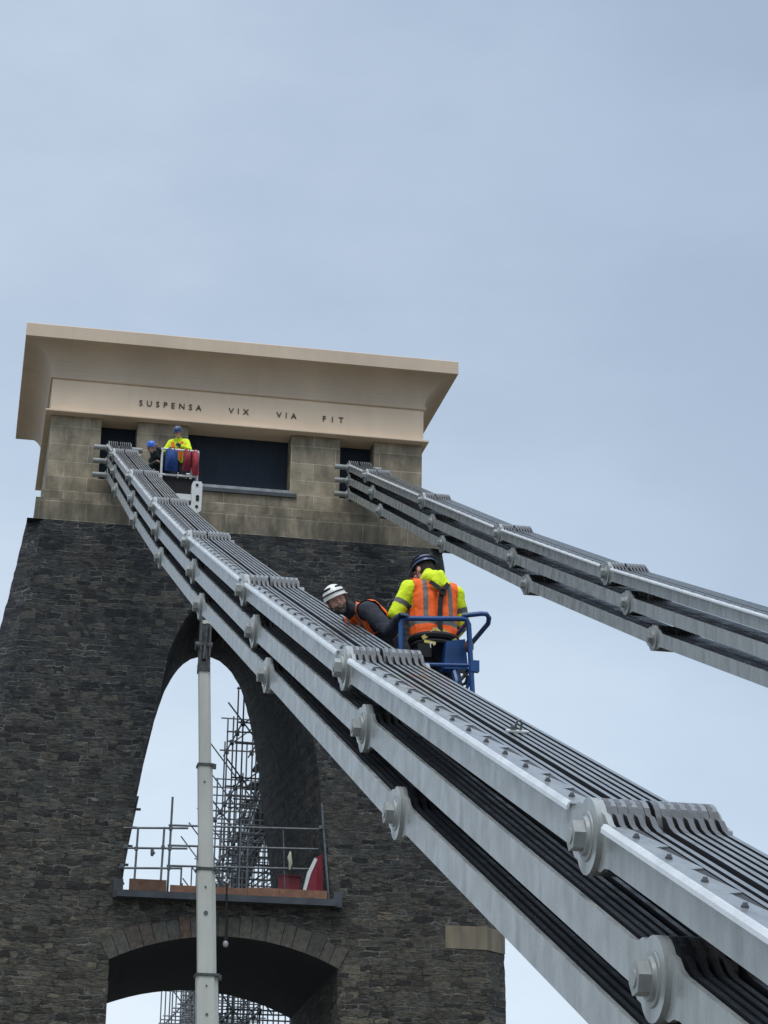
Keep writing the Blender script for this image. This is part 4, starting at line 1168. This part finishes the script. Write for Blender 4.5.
cloud = ramp(nt, cf, [(.37, (.345, .44, .585)), (.46, (.39, .49, .64)), (.54, (.44, .54, .685)), (.64, (.52, .61, .745))])
# overcast luminance: paler at the horizon band, much brighter overhead
el = ramp(nt, sp_.outputs[2], [(0, (1.6, 1.52, 1.38)), (.18, (1.48, 1.44, 1.33)), (.30, (1.28, 1.26, 1.20)), (.42, (1.12, 1.11, 1.09)), (.60, (1.04, 1.04, 1.04)), (.80, (2.5, 2.3, 2.1)), (1, (3.6, 3.25, 2.9))])
cc = mixc(nt, 1, cloud.outputs[0], el.outputs[0], 'MULTIPLY')
# a darker rain bank low on the right, brighter cloud low on the left
dt = N(nt, 'ShaderNodeVectorMath', operation='DOT_PRODUCT'); L(nt, tc.outputs['Generated'], dt.inputs[0]); dt.inputs[1].default_value = (.97, -.25, 0)
wob = math_n(nt, 'MULTIPLY_ADD', math_n(nt, 'SUBTRACT', n2.outputs[0], .5), .25, dt.outputs['Value'])
bank = ramp(nt, wob, [(.0, (1.08, 1.06, 1.04)), (.14, (1.0, 1.0, 1.0)), (.34, (.88, .89, .90)), (.7, (1, 1, 1))])
cc = mixc(nt, 1, cc, bank.outputs[0], 'MULTIPLY')
skys = mixc(nt, 1, sky.outputs[0], (.075, .075, .075), 'MULTIPLY')
fin = mixc(nt, .90, skys, cc)
L(nt, fin, bg.inputs['Color']); bg.inputs['Strength'].default_value = 1.0
sd = bpy.data.lights.new('sun', 'SUN'); sd.energy = 1.5; sd.angle = math.radians(25); sd.color = (1, .97, .92)
so = bpy.data.objects.new('sun', sd); COL.objects.link(so)
dirv = V((math.sin(SUN_AZ) * math.cos(SUN_EL), math.cos(SUN_AZ) * math.cos(SUN_EL), math.sin(SUN_EL)))
so.rotation_euler = dirv.to_track_quat('Z', 'Y').to_euler(); so.location = (0, 0, 60)

# ------------------------------------------------------------------ camera
cd = bpy.data.cameras.new('camera'); cam = bpy.data.objects.new('camera', cd); COL.objects.link(cam); sc.camera = cam
cd.sensor_fit = 'HORIZONTAL'; cd.sensor_width = 36; cd.lens = 36 * 2183.27 / 768
cd.clip_start = .1; cd.clip_end = 5000
r_ = V((0.98120999, -0.19238734, 0.01463112)); u_ = V((-0.07730452, -0.32252104, 0.94340034)); f_ = V((0.17677944, 0.92680488, 0.33133327))
cam.matrix_world = Matrix((r_, u_, -f_)).transposed().to_4x4()
vs_ = sc.view_settings
vs_.view_transform = 'Standard'; vs_.look = 'None'; vs_.exposure = .1; vs_.gamma = 1; vs_.use_curve_mapping = False
